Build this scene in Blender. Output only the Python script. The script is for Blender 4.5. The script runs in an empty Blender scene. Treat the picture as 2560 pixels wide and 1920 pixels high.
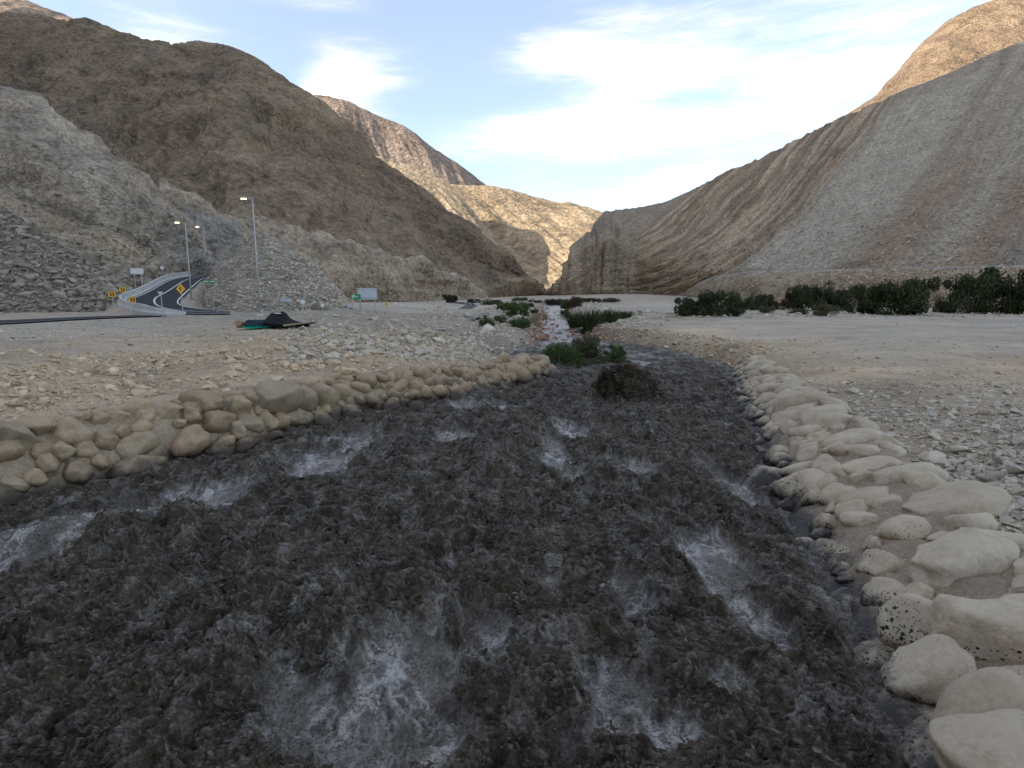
import bpy, bmesh, math, random
import numpy as np
from mathutils import Vector, Matrix
random.seed(7); RNG = np.random.default_rng(11)
scn = bpy.context.scene
COL = scn.collection

# ------------------------------------------------------------------ camera
W0, H0, FPX, HOR = 2560.0, 1920.0, 1450.0, 745.0
CAMZ = 4.0
PITCH = math.atan((H0 / 2 - HOR) / FPX)
cd = bpy.data.cameras.new('camera'); cam = bpy.data.objects.new('camera', cd); COL.objects.link(cam)
cd.sensor_width = 36.0; cd.lens = FPX / W0 * 36.0; cd.clip_start = 0.1; cd.clip_end = 9000
cam.location = (0, 0, CAMZ); cam.rotation_euler = (math.pi / 2 - PITCH, 0, 0)
scn.camera = cam

# ------------------------------------------------------------------ light
SUN_AZ, SUN_EL = math.radians(-112), math.radians(25)      # azimuth from +Y towards +X
SUN_DIR = Vector((math.sin(SUN_AZ) * math.cos(SUN_EL), math.cos(SUN_AZ) * math.cos(SUN_EL), math.sin(SUN_EL)))
sd = bpy.data.lights.new('sun', 'SUN'); so = bpy.data.objects.new('sun', sd); COL.objects.link(so)
sd.energy = 2.1; sd.angle = math.radians(0.6); sd.color = (1.0, 0.9, 0.78)
so.rotation_euler = (-SUN_DIR).to_track_quat('-Z', 'Y').to_euler()
so.location = (-300, -120, 200)
scn.view_settings.view_transform = 'Standard'
scn.view_settings.look = 'None'
scn.view_settings.exposure = 1.68
scn.view_settings.gamma = 1.0
SKY_STRENGTH = 0.10

def pix(px, py):
    c, s = math.cos(PITCH), math.sin(PITCH)
    u = (px - W0 / 2) / FPX; v = (H0 / 2 - py) / FPX
    return (u, c + v * s, -s + v * c)
def PD(px, py, Y):
    r = pix(px, py); t = Y / r[1]
    return np.array((r[0] * t, Y, CAMZ + r[2] * t))
def PZ(px, py, z):
    r = pix(px, py); t = (z - CAMZ) / r[2]
    return np.array((r[0] * t, r[1] * t, z))

def build_world():
    w = bpy.data.worlds.new('World'); scn.world = w; w.use_nodes = True
    nt = w.node_tree; N = nt.nodes; L = nt.links; N.clear()
    out = N.new('ShaderNodeOutputWorld'); bg = N.new('ShaderNodeBackground'); bg.inputs[1].default_value = SKY_STRENGTH
    L.new(bg.outputs[0], out.inputs[0])
    sky = N.new('ShaderNodeTexSky'); sky.sky_type = 'NISHITA'; sky.sun_disc = False
    sky.sun_elevation = SUN_EL; sky.sun_rotation = SUN_AZ % (2 * math.pi)
    sky.altitude = 1200; sky.air_density = 1.0; sky.dust_density = 1.6; sky.ozone_density = 1.4
    tc = N.new('ShaderNodeTexCoord')
    def math_(op, a, b=None, c=None, clamp=False):
        n = N.new('ShaderNodeMath'); n.operation = op; n.use_clamp = clamp
        for i, v in enumerate((a, b, c)):
            if v is None: continue
            if isinstance(v, (int, float)): n.inputs[i].default_value = v
            else: L.new(v, n.inputs[i])
        return n.outputs[0]
    sep = N.new('ShaderNodeSeparateXYZ'); L.new(tc.outputs['Generated'], sep.inputs[0])
    x, y, z = sep.outputs
    az = math_('ARCTAN2', x, y)
    hor = math_('SQRT', math_('ADD', math_('MULTIPLY', x, x), math_('ADD', math_('MULTIPLY', y, y), 1e-4)))
    el = math_('ARCTAN2', z, hor)
    mp = N.new('ShaderNodeMapping'); L.new(tc.outputs['Generated'], mp.inputs[0])
    mp.inputs['Scale'].default_value = (1.5, 1.5, 8.0); mp.inputs['Rotation'].default_value = (0.0, -0.22, 0.3)
    mp.inputs['Location'].default_value = (0.3, 0.9, 0.15)
    def noise(scale, detail, rough, dist):
        n = N.new('ShaderNodeTexNoise'); L.new(mp.outputs[0], n.inputs['Vector'])
        n.inputs['Scale'].default_value = scale; n.inputs['Detail'].default_value = detail
        n.inputs['Roughness'].default_value = rough; n.inputs['Distortion'].default_value = dist
        return n.outputs[0]
    n1 = noise(1.7, 9, 0.6, 0.5); n2 = noise(6.0, 6, 0.65, 0.8)
    dens = math_('ADD', math_('MULTIPLY', n1, 1.35), math_('MULTIPLY', n2, 0.60))
    # cloud banks (positive) and clear gaps (negative): px, py, half-width, half-height, weight
    blobs = [(470, 130, 330, 130, .42), (690, 190, 70, 90, -.55), (860, 190, 140, 80, .40), (1120, 190, 110, 80, -.40),
             (860, 30, 380, 55, -.45), (800, 6, 130, 18, .40), (1270, 60, 150, 60, -.30), (1500, 110, 250, 90, .46),
             (1330, 340, 330, 70, .40), (1980, 60, 260, 60, -.16), (2050, 170, 330, 130, .40), (1790, 235, 120, 30, -.38),
             (1650, 330, 250, 70, .18), (1260, 250, 260, 32, -.42), (1150, 440, 260, 45, -.28), (1460, 470, 260, 40, .05),
             (100, 30, 160, 60, -.30), (1700, 30, 160, 40, -.40), (1560, 430, 180, 28, -.22)]
    tot = dens
    for px, py, hw, hh, wgt in blobs:
        r = pix(px, py); a0 = math.atan2(r[0], r[1]); e0 = math.atan2(r[2], math.hypot(r[0], r[1]))
        ka = math.cos(a0) ** 2
        sa = hw / FPX * max(ka, .4); se = hh / FPX * max(math.cos(a0), .6)
        da = math_('MULTIPLY', math_('SUBTRACT', az, a0), 1 / sa)
        de = math_('MULTIPLY', math_('SUBTRACT', math_('SUBTRACT', el, e0), math_('MULTIPLY', math_('SUBTRACT', az, a0), 0.10)), 1 / se)
        g = math_('EXPONENT', math_('MULTIPLY', math_('ADD', math_('MULTIPLY', da, da), math_('MULTIPLY', de, de)), -0.7))
        tot = math_('ADD', tot, math_('MULTIPLY', g, wgt))
    mr = N.new('ShaderNodeMapRange'); mr.interpolation_type = 'SMOOTHSTEP'
    L.new(tot, mr.inputs[0]); mr.inputs[1].default_value = 0.92; mr.inputs[2].default_value = 1.92
    mr.inputs[3].default_value = 0.20; mr.inputs[4].default_value = 0.97
    cl = N.new('ShaderNodeMapRange'); L.new(tot, cl.inputs[0]); cl.inputs[1].default_value = 0.8; cl.inputs[2].default_value = 1.7
    cl.inputs[3].default_value = 0.0; cl.inputs[4].default_value = 1.0
    cr = N.new('ShaderNodeMix'); cr.data_type = 'RGBA'; L.new(cl.outputs[0], cr.inputs[0])
    cr.inputs[6].default_value = (4.4, 4.3, 4.1, 1); cr.inputs[7].default_value = (7.1, 6.3, 5.4, 1)
    mix = N.new('ShaderNodeMix'); mix.data_type = 'RGBA'; L.new(mr.outputs[0], mix.inputs[0])
    hs = N.new('ShaderNodeHueSaturation'); hs.inputs['Saturation'].default_value = 1.0; L.new(sky.outputs[0], hs.inputs['Color'])
    L.new(hs.outputs[0], mix.inputs[6]); L.new(cr.outputs[2], mix.inputs[7]); L.new(mix.outputs[2], bg.inputs[0])
build_world()

# ------------------------------------------------------------------ noise
def _hash(ix, iy, iz, seed):
    h = (ix.astype(np.int64) * 374761393 + iy.astype(np.int64) * 668265263 + iz.astype(np.int64) * 2147483647 + seed * 974634777) & 0xFFFFFFFF
    h = ((h ^ (h >> 13)) * 1274126177) & 0xFFFFFFFF
    return ((h ^ (h >> 16)) & 0xFFFF).astype(np.float32) / 65535.0
def pn2(x, y, seed=0):
    x = np.asarray(x, np.float64); y = np.asarray(y, np.float64)
    ix = np.floor(x); iy = np.floor(y); fx = (x - ix).astype(np.float32); fy = (y - iy).astype(np.float32)
    ix = ix.astype(np.int64); iy = iy.astype(np.int64); zz = np.zeros_like(ix)
    ux = fx * fx * fx * (fx * (fx * 6 - 15) + 10); uy = fy * fy * fy * (fy * (fy * 6 - 15) + 10)
    def g(dx, dy):
        a = _hash(ix + dx, iy + dy, zz, seed) * 6.2831853
        return np.cos(a) * (fx - dx) + np.sin(a) * (fy - dy)
    a = g(0, 0); b = g(1, 0); c = g(0, 1); d = g(1, 1)
    return ((a + (b - a) * ux) + ((c + (d - c) * ux) - (a + (b - a) * ux)) * uy) * 1.5
def fbm2(x, y, octv=5, seed=0, gain=.5, lac=2.03, ridged=False):
    s = 0; amp = 1.0; tot = 0
    for o in range(octv):
        n = pn2(x, y, seed + o * 17)
        if ridged: n = 1 - 2 * np.abs(n)
        s = s + n * amp; tot += amp; amp *= gain; x = x * lac + 3.1; y = y * lac - 1.7
    return s / tot
def pn3(x, y, z, seed=0):
    ix = np.floor(x); iy = np.floor(y); iz = np.floor(z)
    fx = x - ix; fy = y - iy; fz = z - iz
    ix = ix.astype(np.int64); iy = iy.astype(np.int64); iz = iz.astype(np.int64)
    s = lambda t: t * t * (3 - 2 * t)
    ux, uy, uz = s(fx), s(fy), s(fz)
    h = lambda a, b, c: _hash(ix + a, iy + b, iz + c, seed) * 2 - 1
    l = lambda a, b, t: a + (b - a) * t
    return l(l(l(h(0,0,0), h(1,0,0), ux), l(h(0,1,0), h(1,1,0), ux), uy), l(l(h(0,0,1), h(1,0,1), ux), l(h(0,1,1), h(1,1,1), ux), uy), uz)
def sstep(a, b, x):
    t = np.clip((x - a) / (b - a), 0, 1); return t * t * (3 - 2 * t)

# ------------------------------------------------------------------ object helpers
def tag(o, label=None, cat=None, group=None, kind=None):
    if label: o['label'] = label
    if cat: o['category'] = cat
    if group: o['group'] = group
    if kind: o['kind'] = kind
    return o
def mesh_np(name, V, F, mat=None, smooth=True, attrs=None, parent=None):
    me = bpy.data.meshes.new(name)
    V = np.asarray(V, np.float32); F = np.asarray(F, np.int32); k = F.shape[1]
    me.vertices.add(len(V)); me.vertices.foreach_set('co', V.ravel())
    me.loops.add(F.size); me.loops.foreach_set('vertex_index', F.ravel())
    me.polygons.add(len(F)); me.polygons.foreach_set('loop_start', np.arange(0, F.size, k, dtype=np.int32))
    me.polygons.foreach_set('loop_total', np.full(len(F), k, np.int32))
    me.polygons.foreach_set('use_smooth', np.full(len(F), smooth, bool))
    me.update(calc_edges=True)
    for an, av in (attrs or {}).items():
        av = np.asarray(av, np.float32)
        if av.ndim == 1:
            a = me.attributes.new(an, 'FLOAT', 'POINT'); a.data.foreach_set('value', av)
        else:
            a = me.attributes.new(an, 'FLOAT_COLOR', 'POINT')
            a.data.foreach_set('color', np.concatenate([av, np.ones((len(av), 1), np.float32)], 1).ravel())
    if mat: me.materials.append(mat)
    return me
def obj(name, me, parent=None, loc=None, rot=None, scale=None):
    o = bpy.data.objects.new(name, me); COL.objects.link(o)
    if parent is not None: o.parent = parent
    if loc is not None: o.location = [float(v) for v in loc]
    if rot is not None: o.rotation_euler = rot
    if scale is not None: o.scale = scale
    return o
def thing(name, label, cat, loc, rotz=0, group=None):
    o = obj(name, None, None, loc, (0, 0, rotz)); o.empty_display_size = .3
    return tag(o, label, cat, group)
def bm_mesh(name, bm, mat, smooth=False):
    me = bpy.data.meshes.new(name); bmesh.ops.recalc_face_normals(bm, faces=bm.faces[:]); bm.to_mesh(me); bm.free()
    if smooth:
        for p in me.polygons: p.use_smooth = True
    me.materials.append(mat); return me
def grid_faces(nu, nv, keep=None):
    i = np.arange(nu - 1)[:, None] * nv + np.arange(nv - 1)[None, :]
    F = np.stack([i, i + nv, i + nv + 1, i + 1], -1).reshape(-1, 4)
    return F if keep is None else F[keep.reshape(-1)]
def add_box(bm, c, s, rot=None):
    m = Matrix.Translation(c) @ (rot.to_4x4() if rot is not None else Matrix.Identity(4)) @ Matrix.Diagonal((*s, 1))
    return bmesh.ops.create_cube(bm, size=1.0, matrix=m)
def add_tube(bm, p0, p1, r0, r1, n=10):
    p0 = Vector(p0); p1 = Vector(p1); d = p1 - p0
    q = d.to_track_quat('Z', 'Y').to_matrix().to_4x4()
    bmesh.ops.create_cone(bm, cap_ends=True, segments=n, radius1=r0, radius2=r1, depth=d.length,
                          matrix=Matrix.Translation((p0 + p1) / 2) @ q)
def add_poly(bm, pts, y0, y1):          # polygon in xz, extruded from y0 to y1
    a = [bm.verts.new((x, y0, z)) for x, z in pts]; b = [bm.verts.new((x, y1, z)) for x, z in pts]
    bm.faces.new(a); bm.faces.new(b[::-1]); n = len(pts)
    for i in range(n): bm.faces.new((a[i], b[i], b[(i + 1) % n], a[(i + 1) % n]))

# ------------------------------------------------------------------ materials
def new_mat(name):
    m = bpy.data.materials.new(name); m.use_nodes = True
    nt = m.node_tree; b = nt.nodes['Principled BSDF']; return m, nt, b
class NB:
    def __init__(s, nt):
        s.nt = nt; s.N = nt.nodes; s.L = nt.links
        s.geo = s.N.new('ShaderNodeNewGeometry'); s.pos = s.geo.outputs['Position']
    def set(s, sock, v):
        if isinstance(v, (int, float)): sock.default_value = v
        elif isinstance(v, tuple): sock.default_value = v if len(v) == len(sock.default_value) else (*v, 1)
        else: s.L.new(v, sock)
    def m(s, op, a, b=None, clamp=False):
        n = s.N.new('ShaderNodeMath'); n.operation = op; n.use_clamp = clamp
        s.set(n.inputs[0], a)
        if b is not None: s.set(n.inputs[1], b)
        return n.outputs[0]
    def noise(s, scale, detail=4, rough=.55, dist=0, vec=None, sc=None):
        vec = vec or s.pos
        if sc: 
            mp = s.N.new('ShaderNodeMapping'); s.L.new(vec, mp.inputs[0]); mp.inputs['Scale'].default_value = sc; vec = mp.outputs[0]
        n = s.N.new('ShaderNodeTexNoise'); s.L.new(vec, n.inputs['Vector'])
        n.inputs['Scale'].default_value = scale; n.inputs['Detail'].default_value = detail
        n.inputs['Roughness'].default_value = rough; n.inputs['Distortion'].default_value = dist
        return n.outputs[0]
    def vor(s, scale, feature='F1', vec=None, out=0, rnd=1.0):
        n = s.N.new('ShaderNodeTexVoronoi'); n.feature = feature; s.L.new(vec or s.pos, n.inputs['Vector'])
        n.inputs['Scale'].default_value = scale; n.inputs['Randomness'].default_value = rnd
        return n.outputs[out]
    def ramp(s, v, a, b, c=0.0, d=1.0, smooth=True):
        n = s.N.new('ShaderNodeMapRange'); n.interpolation_type = 'SMOOTHSTEP' if smooth else 'LINEAR'
        s.set(n.inputs[0], v); n.inputs[1].default_value = a; n.inputs[2].default_value = b
        n.inputs[3].default_value = c; n.inputs[4].default_value = d; return n.outputs[0]
    def mix(s, f, a, b, mode='MIX'):
        n = s.N.new('ShaderNodeMix'); n.data_type = 'RGBA'; n.blend_type = mode
        s.set(n.inputs[0], f); s.set(n.inputs[6], a); s.set(n.inputs[7], b); return n.outputs[2]
    def scale(s, col, f):
        n = s.N.new('ShaderNodeVectorMath'); n.operation = 'SCALE'; s.set(n.inputs[0], col); s.set(n.inputs['Scale'], f); return n.outputs[0]
    def attr(s, name, col=True):
        n = s.N.new('ShaderNodeAttribute'); n.attribute_name = name; return n.outputs['Color' if col else 'Fac']
    def rnd(s):
        return s.N.new('ShaderNodeObjectInfo').outputs['Random']
    def bump(s, h, strength, dist, nrm=None):
        n = s.N.new('ShaderNodeBump'); s.L.new(h, n.inputs['Height']); n.inputs['Strength'].default_value = strength
        n.inputs['Distance'].default_value = dist
        if nrm: s.L.new(nrm, n.inputs['Normal'])
        return n.outputs[0]

def mat_rock(name, fs, bump=.6, dist=1.0, lo=.66, hi=1.28, speck=.55):
    """hill rock: colour from the 'tint' attribute, broken up at feature size fs (m)"""
    m, nt, b = new_mat(name); k = NB(nt)
    n1 = k.noise(1 / fs, 8, .62, .3); n2 = k.noise(6.0 / fs, 6, .65)
    v1 = k.vor(9.0 / fs); n4 = k.noise(26.0 / fs, 5, .7); vb = k.vor(2.6 / fs, 'DISTANCE_TO_EDGE')
    f = k.m('ADD', k.ramp(n1, .28, .72, lo, hi), k.ramp(n2, .32, .68, -speck * .6, speck * .6))
    f = k.m('MULTIPLY', f, k.ramp(n4, .3, .7, .74, 1.26)); f = k.m('MULTIPLY', f, k.ramp(vb, 0.0, .10, .93, 1.0))
    f = k.m('MULTIPLY', f, k.ramp(v1, 0.0, .55, 1.08, .92))
    col = k.scale(k.attr('tint'), f)
    k.L.new(col, b.inputs['Base Color']); b.inputs['Roughness'].default_value = .95
    b.inputs['Specular IOR Level'].default_value = .15
    h = k.m('ADD', k.m('MULTIPLY', n2, .6), k.m('MULTIPLY', v1, -.5))
    h = k.m('ADD', k.m('ADD', h, k.m('MULTIPLY', n1, 1.2)), k.m('MULTIPLY', n4, .35))
    k.L.new(k.bump(h, min(1.0, bump + .1), dist * 1.5), b.inputs['Normal'])
    return m

def mat_ground():
    m, nt, b = new_mat('ground_gravel'); k = NB(nt)
    n1 = k.noise(.35, 6, .6); n2 = k.noise(3.0, 6, .65); n3 = k.noise(22, 4, .6)
    v = k.vor(14); v2 = k.vor(5.0); vc = k.vor(14, out=1)
    rough = k.attr('rough', False)
    f = k.m('ADD', k.ramp(n1, .3, .7, .86, 1.1), k.ramp(n2, .3, .7, -.12, .12))
    peb = k.m('MULTIPLY', k.ramp(v, .0, .5, 1.12, .72), k.ramp(v2, .0, .55, 1.08, .84))
    one = k.m('ADD', k.m('MULTIPLY', k.m('SUBTRACT', peb, 1), rough), 1)
    f = k.m('MULTIPLY', f, one)
    f = k.m('MULTIPLY', f, k.ramp(n3, .3, .7, .94, 1.06))
    col = k.scale(k.attr('tint'), f)
    k.L.new(col, b.inputs['Base Color']); b.inputs['Roughness'].default_value = .95; b.inputs['Specular IOR Level'].default_value = .2
    h = k.m('ADD', k.m('MULTIPLY', k.m('ADD', k.m('MULTIPLY', v, -.7), k.m('MULTIPLY', v2, -.9)), rough), k.m('MULTIPLY', n2, .6))
    h = k.m('ADD', h, k.m('MULTIPLY', n3, .15))
    k.L.new(k.bump(h, .7, .12), b.inputs['Normal'])
    return m

def mat_stone(name, c1, c2, wet=None, speck=False, dust=None, bumpd=.02, wetc=(.034, .028, .021, 1), dustamt=.75):
    """loose stone or masonry boulder; wet = (z0, z1) band darkened by the muddy water"""
    m, nt, b = new_mat(name); k = NB(nt)
    wm = lambda c: (c[0] * 1.04, c[1], c[2] * .90, 1)
    c1, c2, dust = wm(c1), wm(c2), (wm(dust) if dust else None)
    oi = k.rnd(); n1 = k.noise(3.0, 6, .6); n2 = k.noise(18, 5, .65)
    col = k.mix(oi, c1, c2)
    col = k.scale(col, k.m('ADD', k.ramp(n1, .25, .75, .78, 1.16), k.ramp(n2, .3, .7, -.12, .12)))
    if dust:
        sepn = k.N.new('ShaderNodeSeparateXYZ'); k.L.new(k.geo.outputs['Normal'], sepn.inputs[0])
        df = k.m('MULTIPLY', k.ramp(k.m('ADD', sepn.outputs[2], k.m('MULTIPLY', n1, .9)), .75, 1.25, 0, 1), dustamt)
        col = k.mix(df, col, dust)
        d2 = k.ramp(k.noise(2.3, 7, .7, .4),   .50, .60, 0, dustamt); col = k.mix(d2, col, k.scale(dust[:3], k.ramp(n2, .3, .7, .72, 1.02)))
    rough = .88
    if wet:
        sp = k.N.new('ShaderNodeSeparateXYZ'); k.L.new(k.pos, sp.inputs[0]); z = sp.outputs[2]
        zz = k.m('ADD', z, k.m('MULTIPLY', k.m('SUBTRACT', k.noise(2.2, 6, .7), .5), .85))
        wf = k.ramp(zz, wet[0], wet[1], 1, 0)
        if speck:
            cell = k.vor(26); big = k.vor(11)
            sm = k.ramp(k.m('ADD', z, k.m('MULTIPLY', k.m('SUBTRACT', k.noise(1.1, 3), .5), 1.6)), .25, 1.0, 1, 0)
            thr = k.m('MULTIPLY', sm, .34)
            s1 = k.ramp(k.m('SUBTRACT', k.m('ADD', cell, k.m('MULTIPLY', k.noise(40, 2), .12)), k.m('ADD', thr, .02)), -.01, .012, 1, 0)
            s2 = k.ramp(k.m('SUBTRACT', k.m('ADD', big, k.m('MULTIPLY', k.noise(30, 2), .12)), k.m('ADD', k.m('MULTIPLY', sm, .33), .0)), -.01, .012, 1, 0)
            ylim = k.ramp(sp.outputs[1], 9.5, 14.0, 1, 0)
            wf = k.m('MAXIMUM', wf, k.m('MULTIPLY', k.m('MAXIMUM', s1, s2), ylim))
        col = k.mix(wf, col, wetc)
        k.L.new(k.m('ADD', k.m('MULTIPLY', wf, -.58), .88), b.inputs['Roughness'])
    else:
        b.inputs['Roughness'].default_value = rough
    k.L.new(col, b.inputs['Base Color']); b.inputs['Specular IOR Level'].default_value = .3
    h = k.m('ADD', n1, k.m('MULTIPLY', n2, .45))
    k.L.new(k.bump(h, .7, bumpd * 1.6), b.inputs['Normal'])
    return m

def mat_mortar(name, c, wet, wetc=(.03, .025, .02, 1)):
    m, nt, b = new_mat(name); k = NB(nt)
    n1 = k.noise(1.6, 6, .6); n2 = k.noise(14, 6, .7); v = k.vor(30)
    col = k.scale(k.mix(n1, c, tuple(x * .8 for x in c[:3]) + (1,)), k.m('MULTIPLY', k.ramp(n2, .25, .75, .72, 1.18), k.ramp(v, 0, .5, 1.08, .85)))
    sp = k.N.new('ShaderNodeSeparateXYZ'); k.L.new(k.pos, sp.inputs[0])
    zz = k.m('ADD', sp.outputs[2], k.m('MULTIPLY', k.m('SUBTRACT', k.noise(2.6, 6, .7), .5), .6))
    wf = k.ramp(zz, wet[0], wet[1], 1, 0)
    col = k.mix(wf, col, wetc)
    k.L.new(col, b.inputs['Base Color']); k.L.new(k.m('ADD', k.m('MULTIPLY', wf, -.5), .93), b.inputs['Roughness'])
    k.L.new(k.bump(k.m('ADD', n2, k.m('MULTIPLY', v, -.5)), .8, .05), b.inputs['Normal'])
    return m

def mat_water():
    m, nt, b = new_mat('muddy_water'); k = NB(nt)
    foam_glint = k.attr('foam_glint', False); calm = k.attr('calm', False)
    n1 = k.noise(5, 6, .65, .6); n2 = k.noise(30, 5, .7, .4); n3 = k.noise(85, 3, .6)
    web = k.vor(7.5, 'DISTANCE_TO_EDGE'); 
    mud = k.scale(k.mix(n1, (.019, .0142, .0085, 1), (.126, .099, .064, 1)), k.ramp(n2, .25, .75, .6, 1.4))
    mud = k.scale(mud, k.ramp(k.noise(.9, 4, .6, .5), .32, .68, .62, 1.30))
    fm = k.m('MULTIPLY', foam_glint, k.ramp(k.m('ADD', k.m('MULTIPLY', n1, .4), k.m('MULTIPLY', n2, .8)), .47, .68, .18, 1.15))
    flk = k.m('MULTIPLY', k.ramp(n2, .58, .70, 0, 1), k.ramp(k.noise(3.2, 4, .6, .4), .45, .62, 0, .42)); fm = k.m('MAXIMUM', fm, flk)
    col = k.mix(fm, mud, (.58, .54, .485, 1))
    k.L.new(col, b.inputs['Base Color'])
    k.L.new(k.m('ADD', k.m('MULTIPLY', calm, -.20), .46), b.inputs['Roughness'])
    k.L.new(k.m('ADD', k.m('MULTIPLY', calm, .38), .14), b.inputs['Specular IOR Level'])
    b.inputs['IOR'].default_value = 1.4
    h = k.m('ADD', k.m('MULTIPLY', n2, .6), k.m('ADD', n1, k.m('MULTIPLY', n3, .25)))
    k.L.new(k.bump(h, .9, .07), b.inputs['Normal'])
    return m

def mat_plain(name, c, rough=.6, var=.12, scale=4.0, metal=0.0, bump=0.0):
    m, nt, b = new_mat(name); k = NB(nt); n = k.noise(scale, 5, .6)
    k.L.new(k.scale(c if len(c) == 3 else c[:3], k.ramp(n, .25, .75, 1 - var, 1 + var)), b.inputs['Base Color'])
    b.inputs['Roughness'].default_value = rough; b.inputs['Metallic'].default_value = metal
    if bump: k.L.new(k.bump(n, .5, bump), b.inputs['Normal'])
    return m
def mat_leaf(name, c1, c2):
    m, nt, b = new_mat(name); k = NB(nt)
    n = k.noise(1.3, 3, .6)
    col = k.mix(k.m('ADD', k.m('MULTIPLY', k.attr('var', False), .7), k.m('MULTIPLY', n, .3)), c1, c2)
    k.L.new(col, b.inputs['Base Color']); b.inputs['Roughness'].default_value = .6; b.inputs['Specular IOR Level'].default_value = .25
    return m
def mat_emit(name, c, e):
    m, nt, b = new_mat(name); b.inputs['Base Color'].default_value = (*c, 1)
    b.inputs['Emission Color'].default_value = (*c, 1); b.inputs['Emission Strength'].default_value = e; return m

# ------------------------------------------------------------------ river course
LW = [np.array((-12.6, 3.0)), np.array((-11.4, 7.0))] + [PZ(x, y, 0)[:2] for x, y in
      [(35, 1281), (264, 1223), (432, 1172), (641, 1133), (731, 1100), (880, 1043), (1060, 1020), (1190, 996), (1290, 972), (1360, 952), (1400, 938)]]
RW = [np.array((2.2, 0.5)), np.array((2.7, 2.5))] + [PZ(x, y, 0)[:2] for x, y in
      [(2250, 1850), (2185, 1720), (2110, 1590), (2062, 1480), (2030, 1400), (1982, 1309), (1948, 1220), (1912, 1140), (1886, 1062), (1858, 1000), (1846, 960), (1826, 932)]]
def dens_line(P, step):
    P = np.array(P); d = np.r_[0, np.cumsum(np.linalg.norm(np.diff(P, axis=0), axis=1))]
    n = int(d[-1] / step) + 1; t = np.linspace(0, d[-1], n)
    # smooth resample
    X = np.stack([np.interp(t, d, P[:, i]) for i in range(P.shape[1])], 1)
    w = max(1, int(1.0 / step)); ker = np.ones(2 * w + 1) / (2 * w + 1)
    Xp = np.concatenate([2 * X[:1] - X[1:w + 1][::-1], X, 2 * X[-1:] - X[-w - 1:-1][::-1]])
    return np.stack([np.convolve(Xp[:, i], ker, 'valid') for i in range(P.shape[1])], 1), t
LWd, _ = dens_line(LW, .25); RWd, _ = dens_line(RW, .25)
up_right = [(11.9, 36), (11.4, 39.5), (10.3, 43), (8.8, 46), (7.2, 49), (6.6, 54), (7.0, 65), (8.0, 80), (9.6, 105), (13, 160)]
up_left = [(8.5, 160), (6.6, 105), (5.0, 80), (4.0, 65), (3.0, 54), (1.8, 47), (.6, 42), (-.4, 38), (-.7, 34.5), (.2, 32), (1.7, 30.6)]
RIVER = np.array([(2.2, -25)] + [tuple(p) for p in RWd[::4]] + up_right + up_left + [tuple(p) for p in LWd[::-1][::4]] + [(-12.6, -25)])
def sdf(P, x, y):
    x = np.asarray(x, np.float64); y = np.asarray(y, np.float64)
    d = np.full(x.shape, 1e9); ins = np.zeros(x.shape, bool); n = len(P)
    for i in range(n):
        ax, ay = P[i]; bx, by = P[(i + 1) % n]; ex, ey = bx - ax, by - ay
        t = np.clip(((x - ax) * ex + (y - ay) * ey) / (ex * ex + ey * ey + 1e-12), 0, 1)
        d = np.minimum(d, (x - ax - t * ex) ** 2 + (y - ay - t * ey) ** 2)
        c = ((ay > y) != (by > y)); xi = ax + (y - ay) / (by - ay + 1e-15) * ex
        ins ^= c & (x < xi)
    d = np.sqrt(d); return np.where(ins, -d, d)
def zwater(y):
    y = np.asarray(y, np.float64)
    return sstep(27, 32, y) * .14 + np.maximum(0, y - 36) * .0165
ISL = (3.9, 36.2, 2.7, 3.2)

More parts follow.
